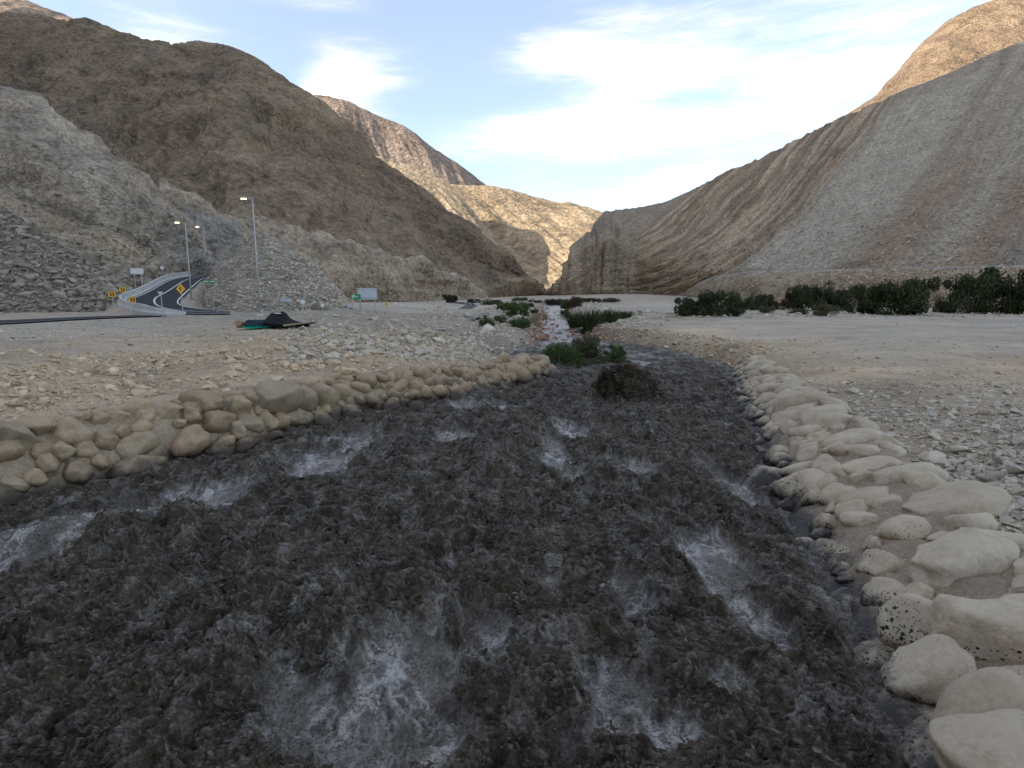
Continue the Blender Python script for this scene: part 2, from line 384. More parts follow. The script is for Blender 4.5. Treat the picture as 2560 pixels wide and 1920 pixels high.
# ------------------------------------------------------------------ ground
# (px, py, z, grey, rough)
GC = [(-700, 1150, 1.4, .05, .7), (-700, 900, 1.6, .3, .6), (-700, 815, 1.7, 1, .3), (-700, 790, 2.2, .8, .5),
      (0, 1075, 1.35, .0, .7), (0, 950, 1.55, .0, .8), (0, 880, 1.65, .35, .6), (0, 845, 1.65, 1, .3), (0, 815, 1.65, 1, .2), (0, 800, 1.7, .8, .3), (0, 784, 2.2, .7, .5),
      (320, 1015, 1.35, .0, .8), (320, 930, 1.55, .0, .8), (320, 860, 1.65, .5, .5), (320, 815, 1.75, 1, .3), (320, 790, 2.0, .8, .4),
      (640, 979, 1.28, .0, .8), (640, 930, 1.55, .0, .7), (640, 870, 1.78, .0, .6), (640, 828, 1.85, .4, .5), (640, 800, 2.0, 1, .6), (640, 785, 2.2, 1, .7),
      (900, 945, 1.2, .0, .9), (900, 880, 1.72, .2, .9), (900, 820, 2.0, .7, .9), (900, 790, 2.2, .9, .9), (900, 778, 2.35, 1, .7),
      (1000, 775, 2.4, 1, .2), (980, 764, 2.6, 1, .1), (960, 756, 2.9, 1, .1), (1000, 747, 3.6, .8, .3), (1100, 752, 3.1, .9, .2),
      (1100, 790, 1.95, .9, .9), (1100, 850, 1.5, .6, 1), (1200, 850, 1.2, .8, 1), (1250, 885, .8, .6, 1), (1150, 900, 1.1, .2, 1), (1300, 900, 1.0, .0, .5),
      (1160, 775, 2.0, 1, .4), (1180, 762, 2.4, .9, .3), (1230, 810, 1.6, .8, .8), (1300, 780, 1.75, .7, .8), (1250, 756, 3.0, .9, .4), (1320, 745, 4.0, 1, .2),
      (1330, 738, 6.0, 1, .2), (1380, 735, 7.0, .9, .2),
      (1560, 862, .75, .3, 1), (1550, 835, 1.25, .6, 1), (1600, 800, 1.7, .9, .4), (1500, 775, 2.1, 1, .4), (1500, 760, 2.6, 1, .2), (1420, 752, 3.2, .8, .4), (1600, 765, 2.5, 1, .1),
      (1850, 935, .82, .0, 1), (1760, 870, 1.05, .05, .8), (1900, 880, 1.1, .15, .5), (1760, 830, 1.45, .5, .2), (1900, 830, 1.5, .9, .2), (1900, 790, 2.0, 1, .15), (1900, 776, 2.3, .9, .4),
      (2050, 1010, .85, .1, 1), (2200, 1090, .85, .3, 1), (2200, 1000, 1.0, .4, 1), (2150, 935, 1.2, .05, .5), (2200, 890, 1.35, .6, .3), (2200, 840, 1.6, 1, .2), (2200, 795, 1.9, 1, .1), (2200, 775, 2.2, .9, .4),
      (2560, 1290, .85, .4, 1), (2560, 1100, 1.05, .5, 1), (2560, 960, 1.25, .2, .6), (2560, 925, 1.3, .05, .6), (2560, 860, 1.5, .9, .3), (2560, 800, 1.8, 1, .1), (2560, 780, 2.1, .9, .4),
      (3300, 1290, .95, .4, 1), (3300, 960, 1.3, .2, .6), (3300, 860, 1.5, .9, .3), (3300, 790, 1.9, 1, .2)]
cp = np.array([PZ(a, b, z) for a, b, z, g, r in GC]); cg = np.array([(g, r) for *_, g, r in GC])
far = [(k * Y, Y, z) for Y, z in ((420, 8.0), (800, 12.0), (1600, 22.0)) for k in (-1.2, -.4, .1, .6, 1.4)]
cp2 = np.concatenate([cp, np.array(far)])
def ab(x, y): return np.stack([np.asarray(x) / (np.asarray(y) + 6) * 2.0, np.log(np.maximum(np.asarray(y), -3) + 6)], -1)
def _k(r2): return np.where(r2 > 1e-12, .5 * r2 * np.log(r2 + 1e-20), 0)
A0 = ab(cp2[:, 0], cp2[:, 1]); nC = len(A0)
D2 = ((A0[:, None] - A0[None]) ** 2).sum(-1)
Kp = np.zeros((nC + 3, nC + 3)); Kp[:nC, :nC] = _k(D2) + np.eye(nC) * 2e-3; Kp[:nC, nC] = 1; Kp[:nC, nC + 1:] = A0; Kp[nC, :nC] = 1; Kp[nC + 1:, :nC] = A0.T
TW = np.linalg.solve(Kp, np.r_[cp2[:, 2], 0, 0, 0])
A1 = ab(cp[:, 0], cp[:, 1])
def g_tps(x, y):
    q = ab(x, y).reshape(-1, 2); out = np.empty(len(q))
    for s in range(0, len(q), 60000):
        qq = q[s:s + 60000]; d2 = ((qq[:, None] - A0[None]) ** 2).sum(-1)
        out[s:s + 60000] = _k(d2) @ TW[:nC] + TW[nC] + qq @ TW[nC + 1:]
    return out.reshape(np.shape(x))
def g_fields(x, y):
    q = ab(x, y).reshape(-1, 2); out = np.empty((len(q), 2))
    for s in range(0, len(q), 60000):
        qq = q[s:s + 60000]; w = 1 / (((qq[:, None] - A1[None]) ** 2).sum(-1) + .0015) ** 1.6
        out[s:s + 60000] = (w @ cg) / w.sum(1, keepdims=True)
    return out
# roads: (px, py, Y) along left / right edge
R1L = [(575, 785, 59.5), (520, 785.5, 61), (457, 785, 62.5), (385, 783, 64.5), (335, 774, 68.5), (308, 763, 72.5), (305, 754, 76), (322, 746, 78.5), (343, 741, 80.5), (370, 727, 84.5), (411, 704, 95), (431, 697, 100), (480, 689.5, 107), (534, 684, 116)]
R1R = [(575, 779, 63), (560, 778, 64), (500, 772, 67), (462, 766, 69.5), (450, 760, 71.5), (448, 756, 73), (450, 751, 75), (462, 740, 79), (480, 722, 87), (496, 707, 95), (506, 699, 100), (520, 693, 105), (540, 688, 112)]
R2L = [(-300, 803, 59), (0, 801, 60), (231, 791, 64), (430, 786, 67)]
R2R = [(-300, 814, 50.5), (0, 810, 51.5), (231, 796, 58.5), (430, 789, 63)]
R3L = [(1128, 777, 118), (1150, 769, 128), (1163, 764, 138), (1164, 760, 150), (1150, 757.5, 158), (1120, 756, 166)]
R3R = [(1150, 775.5, 116), (1178, 770, 123), (1193, 764, 134), (1190, 759, 152), (1170, 756, 166), (1130, 754, 176)]
R4L = [(1310, 741, 330), (1322, 737, 380), (1340, 733.5, 430), (1375, 731.5, 480)]
R4R = [(1325, 741.5, 325), (1338, 737, 370), (1352, 734.2, 420), (1385, 732, 470)]
def road_rows(Lp, Rp, n=60):
    L3 = np.array([PD(*p) for p in Lp]); R3 = np.array([PD(*p) for p in Rp])
    def rs(P):
        d = np.r_[0, np.cumsum(np.linalg.norm(np.diff(P, axis=0), axis=1))]; t = np.linspace(0, d[-1], n)
        X = np.stack([np.interp(t, d, P[:, i]) for i in range(3)], 1)
        for _ in range(10): X[1:-1] = (X[:-2] + 2 * X[1:-1] + X[2:]) / 4
        return X
    return rs(L3), rs(R3)
ROADS = [road_rows(R1L, R1R, 90), road_rows(R2L, R2R, 50), road_rows(R3L, R3R, 40), road_rows(R4L, R4R, 30)]
RSAMP = np.concatenate([l * (1 - t) + r * t for l, r in ROADS for t in np.linspace(0, 1, 16)])
def ground_full(x, y, detail=True):
    x = np.asarray(x, np.float64); y = np.asarray(y, np.float64); sh = x.shape
    xf, yf = x.ravel(), y.ravel()
    z = g_tps(xf, yf); fld = g_fields(xf, yf); grey, rough = fld[:, 0], fld[:, 1]
    # keep sane far to the sides and behind
    z = np.where(yf < 3, np.minimum(z, 1.6), z); z = np.maximum(z, .5)
    if detail:
        amp = .25 + .75 * rough
        wf = sstep(300, 60, yf)
        z = z + (fbm2(xf * .35, yf * .35, 3, 5) * .22 + fbm2(xf * 1.3, yf * 1.3, 3, 9) * .09 * amp + fbm2(xf * 5, yf * 5, 3, 21) * .035 * amp) * amp * wf
    # roads press the ground flat
    near = (yf > 45) & (yf < 520) & (xf < 40)
    idx = np.nonzero(near)[0]
    for s in range(0, len(idx), 20000):
        ii = idx[s:s + 20000]
        d2 = (xf[ii, None] - RSAMP[None, :, 0]) ** 2 + (yf[ii, None] - RSAMP[None, :, 1]) ** 2
        j = d2.argmin(1); d = np.sqrt(d2[np.arange(len(ii)), j]); R = np.where(yf[ii] > 105, 14, 2.4)
        w = 1 - sstep(.7, R, d); z[ii] = z[ii] * (1 - w) + (RSAMP[j, 2] - .07 - yf[ii] * .0006) * w
    sd_ = sdf(RIVER, xf, yf); zw = zwater(yf)
    wdt = np.where(yf < 31, np.where(xf > 0, 2.15, 1.35), np.where(yf > 60, 2.5, 1.7))
    t = sstep(0, 1, sd_ / wdt)
    bank = zw - .08 + (z - zw + .08) * t
    inside = zw - .12 - np.minimum(.6, -sd_ * .7)
    z2 = np.where(sd_ > 0, np.where(sd_ < wdt, bank, z), np.where(yf > 44, np.maximum(inside, zw - .18 + fbm2(xf * 1.5, yf * 1.5, 3, 33) * .12), inside))
    ir = np.hypot((xf - ISL[0]) / ISL[2], (yf - ISL[1]) / ISL[3])
    z2 = np.maximum(z2, np.where(ir < 1.3, zw + .40 * (1 - ir ** 2), -9))
    return z2.reshape(sh), grey.reshape(sh), rough.reshape(sh), sd_.reshape(sh)
def G(x, y): return float(ground_full(np.array([x]), np.array([y]), False)[0][0])
def hit(px, py):
    Y = np.geomspace(3, 900, 420); r = pix(px, py); t = Y / r[1]
    X = r[0] * t; Z = CAMZ + r[2] * t; g = ground_full(X, Y, False)[0]
    k = np.nonzero(g > Z)[0]; i = k[0] if len(k) else len(Y) - 1
    return np.array((X[i], Y[i], g[i]))

SAND = np.array((.63, .50, .355)); GREY = np.array((.45, .405, .345)); BROWN = np.array((.33, .255, .18))
def build_ground():
    Ys = np.r_[-40, -15, -4, 1.0, np.geomspace(2.2, 1700, 560)]; ks = np.linspace(-1.75, 1.75, 470)
    X = ks[None, :] * (Ys[:, None].clip(0) + 5 + np.maximum(0, -Ys[:, None])); Y = np.repeat(Ys[:, None], len(ks), 1)
    Z, g, r, s = ground_full(X, Y)
    n = fbm2(X * .12, Y * .12, 4, 40); trk = fbm2(X * .05, Y * .5, 4, 43); g2 = np.clip(g + n * .35, 0, 1)
    c = SAND * (1 - g2[..., None]) + GREY * g2[..., None]
    c = c * (1 + .22 * np.clip(trk, -1, 1) * sstep(12, 30, Y))[..., None]
    br = np.clip(fbm2(X * .3, Y * .5, 4, 51) * 1.6 - .1, 0, .75) * (1 - g2) ; c = c * (1 - br[..., None]) + BROWN * br[..., None]
    c = c * (1 + .30 * fbm2(X * .035, Y * .02, 4, 47) * sstep(70, 130, Y))[..., None]
    # damp patches on the terrace and the muddy river margin
    for px, py, hw, hh, a in [(1850, 862, 60, 5, .55), (2040, 868, 26, 4, .5), (2120, 846, 70, 4, .3), (1690, 792, 80, 5, .55), (1640, 797, 60, 3, .4), (2430, 802, 160, 5, .35), (1760, 800, 50, 3, .3)]:
        p = hit(px, py); q = hit(px, py + hh); w = hw * p[1] / FPX; dd = abs(p[1] - q[1]) + .3
        f = np.exp(-(((X - p[0]) / w) ** 2 + ((Y - p[1]) / dd) ** 2) ** 1.3) * np.clip(.6 + fbm2(X * .8, Y * .5, 3, 71) * 1.5, 0, 1) * a
        c = c * (1 - f[..., None]) + np.array((.14, .115, .09)) * f[..., None]
    wet = sstep(.9, .0, s + fbm2(X * 1.2, Y * 1.2, 3, 61) * .7); wc = np.where((Y > 46)[..., None], np.array((.22, .105, .07)), np.array((.075, .06, .046)))
    c = c * (1 - wet[..., None]) + wc * wet[..., None]
    red = sstep(46, 52, Y) * sstep(3.2, .5, s); c = c * (1 - red[..., None] * .7) + np.array((.26, .13, .09)) * red[..., None] * .7
    V = np.stack([X, Y, Z], -1).reshape(-1, 3)
    me = mesh_np('ground', V, grid_faces(len(Ys), len(ks))[:, ::-1], mat_ground(), True, {'tint': c.reshape(-1, 3) * np.array((1.05, 1.0, .90)), 'rough': r.reshape(-1)})
    tag(obj('ground', me), kind='structure')
build_ground()

# ------------------------------------------------------------------ hills
SURF = {}
GAIN = {'hill': 1.42, 'rock_slope': 1.62, 'scree_slope': 1.42, 'rock_bench': 1.5, 'terrace_scarp': 1.35, 'talus': 1.3, 'rubble_heap': 1.25}
def loft(name, x0, x1, nu, nv, rows, mat, colf, disp, back=None, profile=None, kind='structure'):
    """rows: bottom to top, each [(px, py or None, Y), ...]; py None stands for the ground"""
    us = np.linspace(x0, x1, nu); R = []
    for row in rows:
        a = np.array([(p[0], np.nan if p[1] is None else p[1], p[2]) for p in row], float)
        Yr = np.interp(us, a[:, 0], a[:, 2])
        if np.isnan(a[:, 1]).any():
            r = np.array([pix(u, HOR) for u in us]); X = r[:, 0] / r[:, 1] * Yr
            P = np.stack([X, Yr, ground_full(X, Yr, False)[0] - 1.0 - Yr * .004], 1)
        else:
            py = np.interp(us, a[:, 0], a[:, 1]); P = np.array([PD(u, v, y) for u, v, y in zip(us, py, Yr)])
        R.append(P)
    R = np.array(R)
    for _ in range(3): R[:, 1:-1] = (R[:, :-2] + 2 * R[:, 1:-1] + R[:, 2:]) / 4
    nr = len(R); ts = np.linspace(0, nr - 1, nv); P = np.empty((nu, nv, 3))
    for j, t in enumerate(ts):
        i = min(int(t), nr - 2); f = t - i
        p1, p2 = R[i], R[i + 1]; p0 = R[i - 1] if i > 0 else 2 * p1 - p2; p3 = R[i + 2] if i + 2 < nr else 2 * p2 - p1
        lin = p1 + (p2 - p1) * f
        cr = .5 * ((2 * p1) + (-p0 + p2) * f + (2 * p0 - 5 * p1 + 4 * p2 - p3) * f * f + (-p0 + 3 * p1 - 3 * p2 + p3) * f ** 3)
        P[:, j] = lin * .5 + cr * .5 if nr > 2 else lin
    T = np.repeat((ts / (nr - 1))[None], nu, 0); U = np.repeat(us[:, None], nv, 1)
    # crest rounding and the far side
    top = P[:, -1]; dY = back or (top[:, 1].mean() * .35); ex = []
    for q in (.06, .15, .3, .55, 1.0):
        e = top.copy(); s = 1 + dY * q / top[:, 1]; e[:, 0] *= s; e[:, 1] *= s
        e[:, 2] = top[:, 2] - dY * (q ** 1.4) * .62; ex.append(e)
    P = np.concatenate([P, np.stack(ex, 1)], 1); T = np.concatenate([T, np.ones((nu, 5))], 1); U = np.concatenate([U, np.repeat(us[:, None], 5, 1)], 1)
    # normals
    du = np.gradient(P, axis=0); dv = np.gradient(P, axis=1); Nn = np.cross(du, dv); Nn /= np.linalg.norm(Nn, axis=-1, keepdims=True) + 1e-9
    d = disp(P, U, T); P = P + Nn * d[..., None]
    c = colf(P, U, T) * GAIN.get(name, 1.0) * np.array((1.07, 1.0, .88))
    nvv = P.shape[1]
    me = mesh_np(name, P.reshape(-1, 3), grid_faces(nu, nvv), mat, True, {'tint': c.reshape(-1, 3)})
    o = tag(obj(name, me), kind=kind); SURF[name + str(x0)] = (P, U, T, Nn)
    return o
def lerpc(a, b, f): return a * (1 - f[..., None]) + b * f[..., None]
def ar(*c): return np.array(c)

# M1: great brown hill on the left
def c_m1(P, U, T):
    n = fbm2(P[..., 0] * .012, P[..., 2] * .02 + P[..., 1] * .006, 5, 3); n2 = fbm2(P[..., 0] * .05 + P[..., 2] * .02, P[..., 2] * .03, 4, 8)
    c = lerpc(ar(.205, .155, .112), ar(.27, .215, .16), np.clip(.5 + n * 1.3, 0, 1))
    c = lerpc(c, ar(.15, .125, .10), np.clip(n2 * 1.6 - .1, 0, .7))
    c = lerpc(c, ar(.33, .27, .205), np.clip(sstep(.35, .0, T + n * .12), 0, .8))
    # a greyer scree chute in the gully at left
    g = np.exp(-(((U - 230) / 60) ** 2 + ((T - .35) / .2) ** 2)); return lerpc(c, ar(.27, .25, .225), g * .8)
def d_m1(P, U, T):
    x, y, z = P[..., 0], P[..., 1], P[..., 2]
    wx = x + fbm2(x * .01, z * .012, 3, 77) * 30
    a = fbm2(wx * .014 + z * .004, z * .006 + y * .003, 5, 12, .55, ridged=True) * 11
    b = fbm2(wx * .06 + z * .03, z * .03, 4, 31, .62, ridged=True) * 4.0
    s = fbm2(x * .22, z * .22, 3, 35, .6) * .9
    return (a + b + s) * np.clip(1.25 - T ** 3 * .7, .3, 1) * sstep(0, .12, T)
MR = {k: mat_rock('hill_rock_' + k, *v) for k, v in dict(brown=(14.0, .9, 2.2), pale=(9.0, .9, 1.4), grey=(6.0, .9, .9), scree=(5.0, .8, .6, .86, 1.12), far=(70.0, .7, 6.0), talus=(2.2, .9, .4)).items()}
loft('hill', -420, 1349, 560, 190,
     [[(-420, None, 150), (0, None, 150), (450, None, 160), (800, None, 180), (1000, None, 215), (1200, None, 290), (1349, None, 352)],
      [(-420, 330, 300), (0, 400, 270), (300, 440, 250), (600, 420, 250), (800, 500, 265), (1000, 600, 290), (1150, 662, 320), (1250, 710, 345), (1300, 722, 350), (1349, 734, 354)],
      [(-420, 10, 480), (0, 49, 430), (110, 52, 425), (203, 61, 415), (301, 95, 400), (405, 107, 390), (532, 131, 380), (567, 132, 378), (602, 148, 375), (665, 188, 370), (764, 240, 365), (868, 332, 360), (949, 399, 358), (1042, 472, 355), (1128, 544, 352), (1215, 613, 352), (1280, 660, 354), (1301, 685, 356), (1335, 718, 358), (1349, 732, 358)]],
     MR['brown'], c_m1, d_m1)

# pale rock benches at the foot of the brown hill
def c_m5(P, U, T):
    n = fbm2(P[..., 0] * .05, P[..., 2] * .12, 4, 14); c = lerpc(ar(.40, .335, .265), ar(.30, .25, .205), np.clip(.5 + n * 1.5, 0, 1))
    g = sstep(650, 560, U) * sstep(430, 470, U) * sstep(.95, .75, T); c = lerpc(c, ar(.27, .262, .25), np.clip(g * .9, 0, 1))
    b = sstep(.78, .95, T); return lerpc(c, ar(.40, .35, .29), b * .6)
def d_m5(P, U, T):
    x, z = P[..., 0], P[..., 2]; y = P[..., 1]
    st = fbm2(x * .03, z * .25, 3, 4) * 1.6
    return (fbm2(x * .09, z * .05 + y * .02, 5, 6, .6, ridged=True) * 3.0 + st + fbm2(x * .5, z * .5, 3, 9) * .5) * sstep(0, .1, T)
loft('rock_bench', 400, 1215, 330, 70,
     [[(400, None, 128), (560, None, 125), (800, None, 132), (1000, None, 165), (1215, None, 250)],
      [(400, 560, 136), (560, 610, 132), (700, 660, 136), (850, 690, 140), (1000, 700, 174), (1100, 715, 215), (1215, 742, 256)],
      [(400, 470, 150), (451, 489, 150), (579, 548, 152), (683, 572, 152), (760, 583, 152), (839, 600, 156), (926, 625, 170), (1013, 652, 190), (1060, 656, 200), (1130, 690, 232), (1215, 738, 262)]],
     MR['pale'], c_m5, d_m5, back=60)

# rough grey rock cut on the left, above the road
def c_m2(P, U, T):
    n = fbm2(P[..., 0] * .05, P[..., 2] * .09, 5, 24); n2 = fbm2(P[..., 0] * .16 - P[..., 2] * .08, P[..., 2] * .3, 4, 26)
    c = lerpc(ar(.33, .29, .25), ar(.245, .215, .185), np.clip(.5 + n * 1.6, 0, 1))
    c = lerpc(c, ar(.17, .155, .135), np.clip(n2 * 1.8 - .25, 0, .75))
    g = sstep(330, 430, U) * sstep(.9, .5, T); c = lerpc(c, ar(.20, .195, .19), g * .8)
    f = np.exp(-(((U - 150 - (1 - T) * 160) / 70) ** 2)) * sstep(.35, .7, T); c = lerpc(c, ar(.37, .33, .29), f * .8)
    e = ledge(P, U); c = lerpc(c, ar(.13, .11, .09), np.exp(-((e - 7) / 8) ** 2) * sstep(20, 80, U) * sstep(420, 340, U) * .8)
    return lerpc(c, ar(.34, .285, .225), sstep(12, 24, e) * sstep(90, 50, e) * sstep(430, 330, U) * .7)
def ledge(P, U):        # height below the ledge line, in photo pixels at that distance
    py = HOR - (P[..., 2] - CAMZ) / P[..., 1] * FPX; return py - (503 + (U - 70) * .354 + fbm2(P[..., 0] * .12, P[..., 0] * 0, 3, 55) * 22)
def d_m2(P, U, T):
    x, y, z = P[..., 0], P[..., 1], P[..., 2]
    q = x * .8 + y * .3
    a = fbm2(q * .045, z * .06, 5, 42, .55, ridged=True) * 4.2
    b = fbm2(q * .2 + z * .1, z * .26, 4, 45, .62, ridged=True) * 1.5
    e = ledge(P, U); st = 1.9 * sstep(4, -6, e) * sstep(-60, -5, e) - 1.2 * sstep(0, 10, e) * sstep(60, 20, e)
    return (a + b + st * sstep(430, 350, U) + fbm2(q * .9, z * .9, 2, 48) * .35) * sstep(0, .1, T) * (1 - .6 * T ** 4)
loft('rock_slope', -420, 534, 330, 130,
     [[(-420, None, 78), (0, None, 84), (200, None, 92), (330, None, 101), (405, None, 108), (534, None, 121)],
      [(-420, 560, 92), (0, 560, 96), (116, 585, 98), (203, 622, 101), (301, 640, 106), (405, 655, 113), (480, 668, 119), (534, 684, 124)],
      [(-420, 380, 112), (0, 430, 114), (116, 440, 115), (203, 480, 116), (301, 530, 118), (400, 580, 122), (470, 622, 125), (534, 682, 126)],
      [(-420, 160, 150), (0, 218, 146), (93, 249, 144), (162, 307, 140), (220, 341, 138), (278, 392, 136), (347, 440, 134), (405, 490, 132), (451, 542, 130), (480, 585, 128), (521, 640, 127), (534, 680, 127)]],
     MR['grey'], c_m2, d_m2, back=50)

# dark talus of broken rock in front of it
def c_tal(P, U, T):
    n = fbm2(P[..., 0] * .1, P[..., 2] * .2, 4, 64); return lerpc(ar(.29, .265, .235), ar(.20, .185, .165), np.clip(.4 + n * 1.2 + T * .4, 0, 1))
def d_tal(P, U, T): 
    x, y, z = P[..., 0], P[..., 1], P[..., 2]
    return (fbm2(x * .15, y * .15, 4, 66) * 1.0 + fbm2(x * .8, y * .8 + z * .5, 3, 67, .6) * .45) * sstep(0, .08, T)
loft('talus', -420, 352, 230, 70,
     [[(-420, None, 62), (0, None, 67), (200, None, 72), (352, None, 80)],
      [(-420, 600, 80), (0, 640, 80), (116, 668, 81), (203, 700, 80), (301, 722, 81), (352, 744, 82)],
      [(-420, 430, 98), (0, 515, 94), (116, 584, 92), (203, 640, 89), (301, 697, 86), (330, 722, 84), (352, 742, 83)]],
     MR['talus'], c_tal, d_tal, back=18)

# heap of broken rock beside the road
def c_md(P, U, T):
    n = fbm2(P[..., 0] * .08, P[..., 2] * .16, 4, 84); return lerpc(ar(.40, .375, .345), ar(.30, .28, .255), np.clip(.45 + n * 1.3, 0, 1))
loft('rubble_heap', 500, 912, 210, 75,
     [[(500, None, 80), (530, None, 73), (600, None, 70), (752, None, 72), (868, None, 76), (912, None, 74)],
      [(500, 744, 84), (520, 738, 86), (533, 722, 86), (600, 690, 84), (665, 670, 84), (723, 680, 84), (810, 725, 82), (868, 762, 80), (912, 786, 75)],
      [(500, 744, 88), (520, 722, 96), (531, 692, 104), (540, 655, 108), (579, 630, 107), (637, 580, 106), (665, 584, 103), (723, 613, 98), (810, 683, 90), (868, 752, 83), (912, 784, 76)]],
     MR['talus'], c_md, d_tal, back=24)

# right: long grey scree slope ending in a vertical cliff at the narrows
def c_m6(P, U, T):
    x, y, z = P[..., 0], P[..., 1], P[..., 2]
    s = U - T * 600 + fbm2(U * .006, T * 3, 3, 103) * 40          # streaks run down and to the left
    st = fbm2(s * .018, T * 1.2, 4, 104); st2 = fbm2(s * .06, T * 2.5, 4, 107)
    c = lerpc(ar(.30, .27, .225), ar(.22, .185, .15), np.clip(.45 + st * 1.2 + st2 * .8, 0, 1))
    scree = sstep(1620, 1680, s) * sstep(1960, 1860, s) + .7 * np.exp(-(((s - 2120) / 70) ** 2))
    c = lerpc(c, ar(.325, .30, .255), np.clip(scree, 0, 1) * .95 * sstep(.1, .3, T) * sstep(1.0, .9, T))
    brown = sstep(1080, 1180, s) * sstep(1680, 1600, s) * sstep(1540, 1640, U); c = lerpc(c, lerpc(ar(.22, .17, .125), ar(.37, .305, .23), np.clip(.4 + st2 * 2.4, 0, 1)), brown * .95)
    br2 = (np.exp(-(((s - 1990) / 60) ** 2)) + np.exp(-(((s - 2230) / 60) ** 2))) * sstep(.85, .55, T); c = lerpc(c, ar(.25, .19, .145), np.clip(br2, 0, 1) * .9)
    dk = sstep(2200, 2420, s) * sstep(.12, .3, T); c = lerpc(c, ar(.185, .17, .155), dk * .55)
    pale = sstep(.16, .02, T + st * .05) * sstep(1560, 1700, U); c = lerpc(c, ar(.36, .335, .30), pale * .8)
    cl = sstep(1610, 1500, U); c = lerpc(c, lerpc(ar(.37, .31, .245), ar(.26, .215, .17), np.clip(.5 + fbm2(x * .1, z * .03, 4, 110) * 1.5, 0, 1)), cl)
    c = lerpc(c, ar(.24, .21, .175), cl * sstep(.62, .75, T))
    st3 = fbm2(s * .22, T * 4, 3, 111); return c * (1 + .22 * st3 + .18 * st2)[..., None]
def d_m6(P, U, T):
    x, y, z = P[..., 0], P[..., 1], P[..., 2]; s = U - T * 600 + fbm2(U * .006, T * 3, 3, 103) * 40
    gul = fbm2(s * .03 + fbm2(U * .01, T * 5, 3, 119) * .8, T * 1.6, 5, 120, .62, ridged=True) * 2.6 * (sstep(1080, 1180, s) * sstep(1690, 1600, s) + .10)
    cl = sstep(1640, 1540, U)
    crack = fbm2(U * .06, z * .012, 5, 124, .68, ridged=True) * 4.5 * cl + fbm2(U * .03, z * .11, 3, 125) * 1.2 * cl
    big = -5.0 * np.exp(-(((U - 1508 - fbm2(z * .09, z * 0, 3, 3) * 14) / 3.0) ** 2)) * sstep(.66, .52, T)
    fine = fbm2(x * .06, y * .06 + z * .05, 4, 128) * 1.6 + fbm2(x * .35, y * .3 + z * .3, 3, 130) * .5
    return (gul + crack + big + fine) * sstep(0, .06, T) * (1 - .55 * T ** 4)
loft('scree_slope', 1383, 3150, 560, 190,
     [[(1383, None, 292), (1420, None, 282), (1500, None, 276), (1600, None, 262), (1700, None, 215), (1900, None, 160), (2200, None, 128), (2560, None, 104), (3150, None, 85)],
      [(1383, 744, 294), (1402, 722, 288), (1425, 700, 286), (1448, 680, 284), (1517, 670, 282), (1600, 690, 268), (1700, 690, 222), (1875, 668, 172), (2200, 655, 138), (2560, 640, 116), (3150, 610, 95)],
      [(1383, 744, 296), (1402, 708, 294), (1425, 648, 292), (1448, 612, 292), (1482, 605, 292), (1517, 602, 292), (1600, 618, 286), (1743, 595, 252), (1911, 545, 216), (2142, 480, 188), (2380, 430, 168), (2560, 390, 160), (3150, 280, 135)],
      [(1383, 744, 300), (1402, 704, 302), (1425, 640, 304), (1448, 601, 308), (1482, 577, 312), (1500, 545, 314), (1517, 533, 316), (1569, 526, 318), (1662, 506, 312), (1743, 469, 302), (1812, 434, 292), (1911, 394, 278), (1974, 359, 270), (2055, 318, 262), (2142, 281, 252), (2264, 226, 246), (2380, 179, 240), (2560, 98, 235), (3150, -150, 210)]],
     MR['scree'], c_m6, d_m6)

# stony terrace scarp behind the trees on the right
def c_sc(P, U, T):
    n = fbm2(P[..., 0] * .1, P[..., 2] * .3, 4, 144); c = lerpc(ar(.37, .31, .245), ar(.27, .22, .175), np.clip(.45 + n * 1.4, 0, 1))
    return lerpc(c, ar(.36, .33, .30), sstep(.8, .95, T))
def d_sc(P, U, T):
    x, y, z = P[..., 0], P[..., 1], P[..., 2]
    return (fbm2(x * .12 + y * .08, z * .2, 4, 146) * 1.0 + fbm2(x * .7, z * .8 + y * .3, 3, 147, .6, ridged=True) * .5) * sstep(0, .1, T) * sstep(1, .93, T)
loft('terrace_scarp', 1690, 3150, 330, 44,
     [[(1690, None, 220), (1790, None, 150), (1900, None, 122), (2200, None, 104), (2560, None, 88), (3150, None, 76)],
      [(1690, 752, 221), (1740, 742, 186), (1790, 726, 156), (1900, 712, 127), (2200, 706, 108), (2560, 704, 92), (3150, 698, 79)],
      [(1690, 748, 223), (1715, 728, 205), (1750, 704, 188), (1790, 690, 168), (1875, 678, 142), (2205, 670, 116), (2560, 662, 99), (3150, 650, 84)]],
     MR['talus'], c_sc, d_sc, back=14)

# sunlit hills farther up the valley
def far_col(a, b, f, sd_):
    def c(P, U, T):
        n = fbm2(P[..., 0] * f, P[..., 2] * f * .5 + P[..., 1] * f * .4, 5, sd_); return lerpc(ar(*a), ar(*b), np.clip(.5 + n * 1.3, 0, 1))
    return c
def far_disp(amp, f, sd_, slant=0.0):
    def d(P, U, T):
        q = P[..., 0] - slant * P[..., 2]
        return (fbm2(q * f, P[..., 2] * f * .22, 5, sd_, .55, ridged=True) * amp + fbm2(q * f * 5, P[..., 2] * f * 3, 3, sd_ + 5, .6) * amp * .12) * np.clip(1.1 - T ** 3 * .8, .2, 1) * sstep(0, .15, T)
    return d
loft('hill', 2080, 3150, 170, 80,
     [[(2080, 420, 430), (3150, 420, 380)], [(2080, 318, 560), (2142, 274, 560), (2183, 247, 560), (2235, 195, 560), (2287, 138, 560), (2310, 108, 560), (2368, 57, 555), (2437, 22, 550), (2495, -2, 545), (2560, -40, 540), (3150, -320, 480)]],
     MR['brown'], far_col((.29, .22, .155), (.23, .17, .125), .02, 160), far_disp(11, .02, 161))
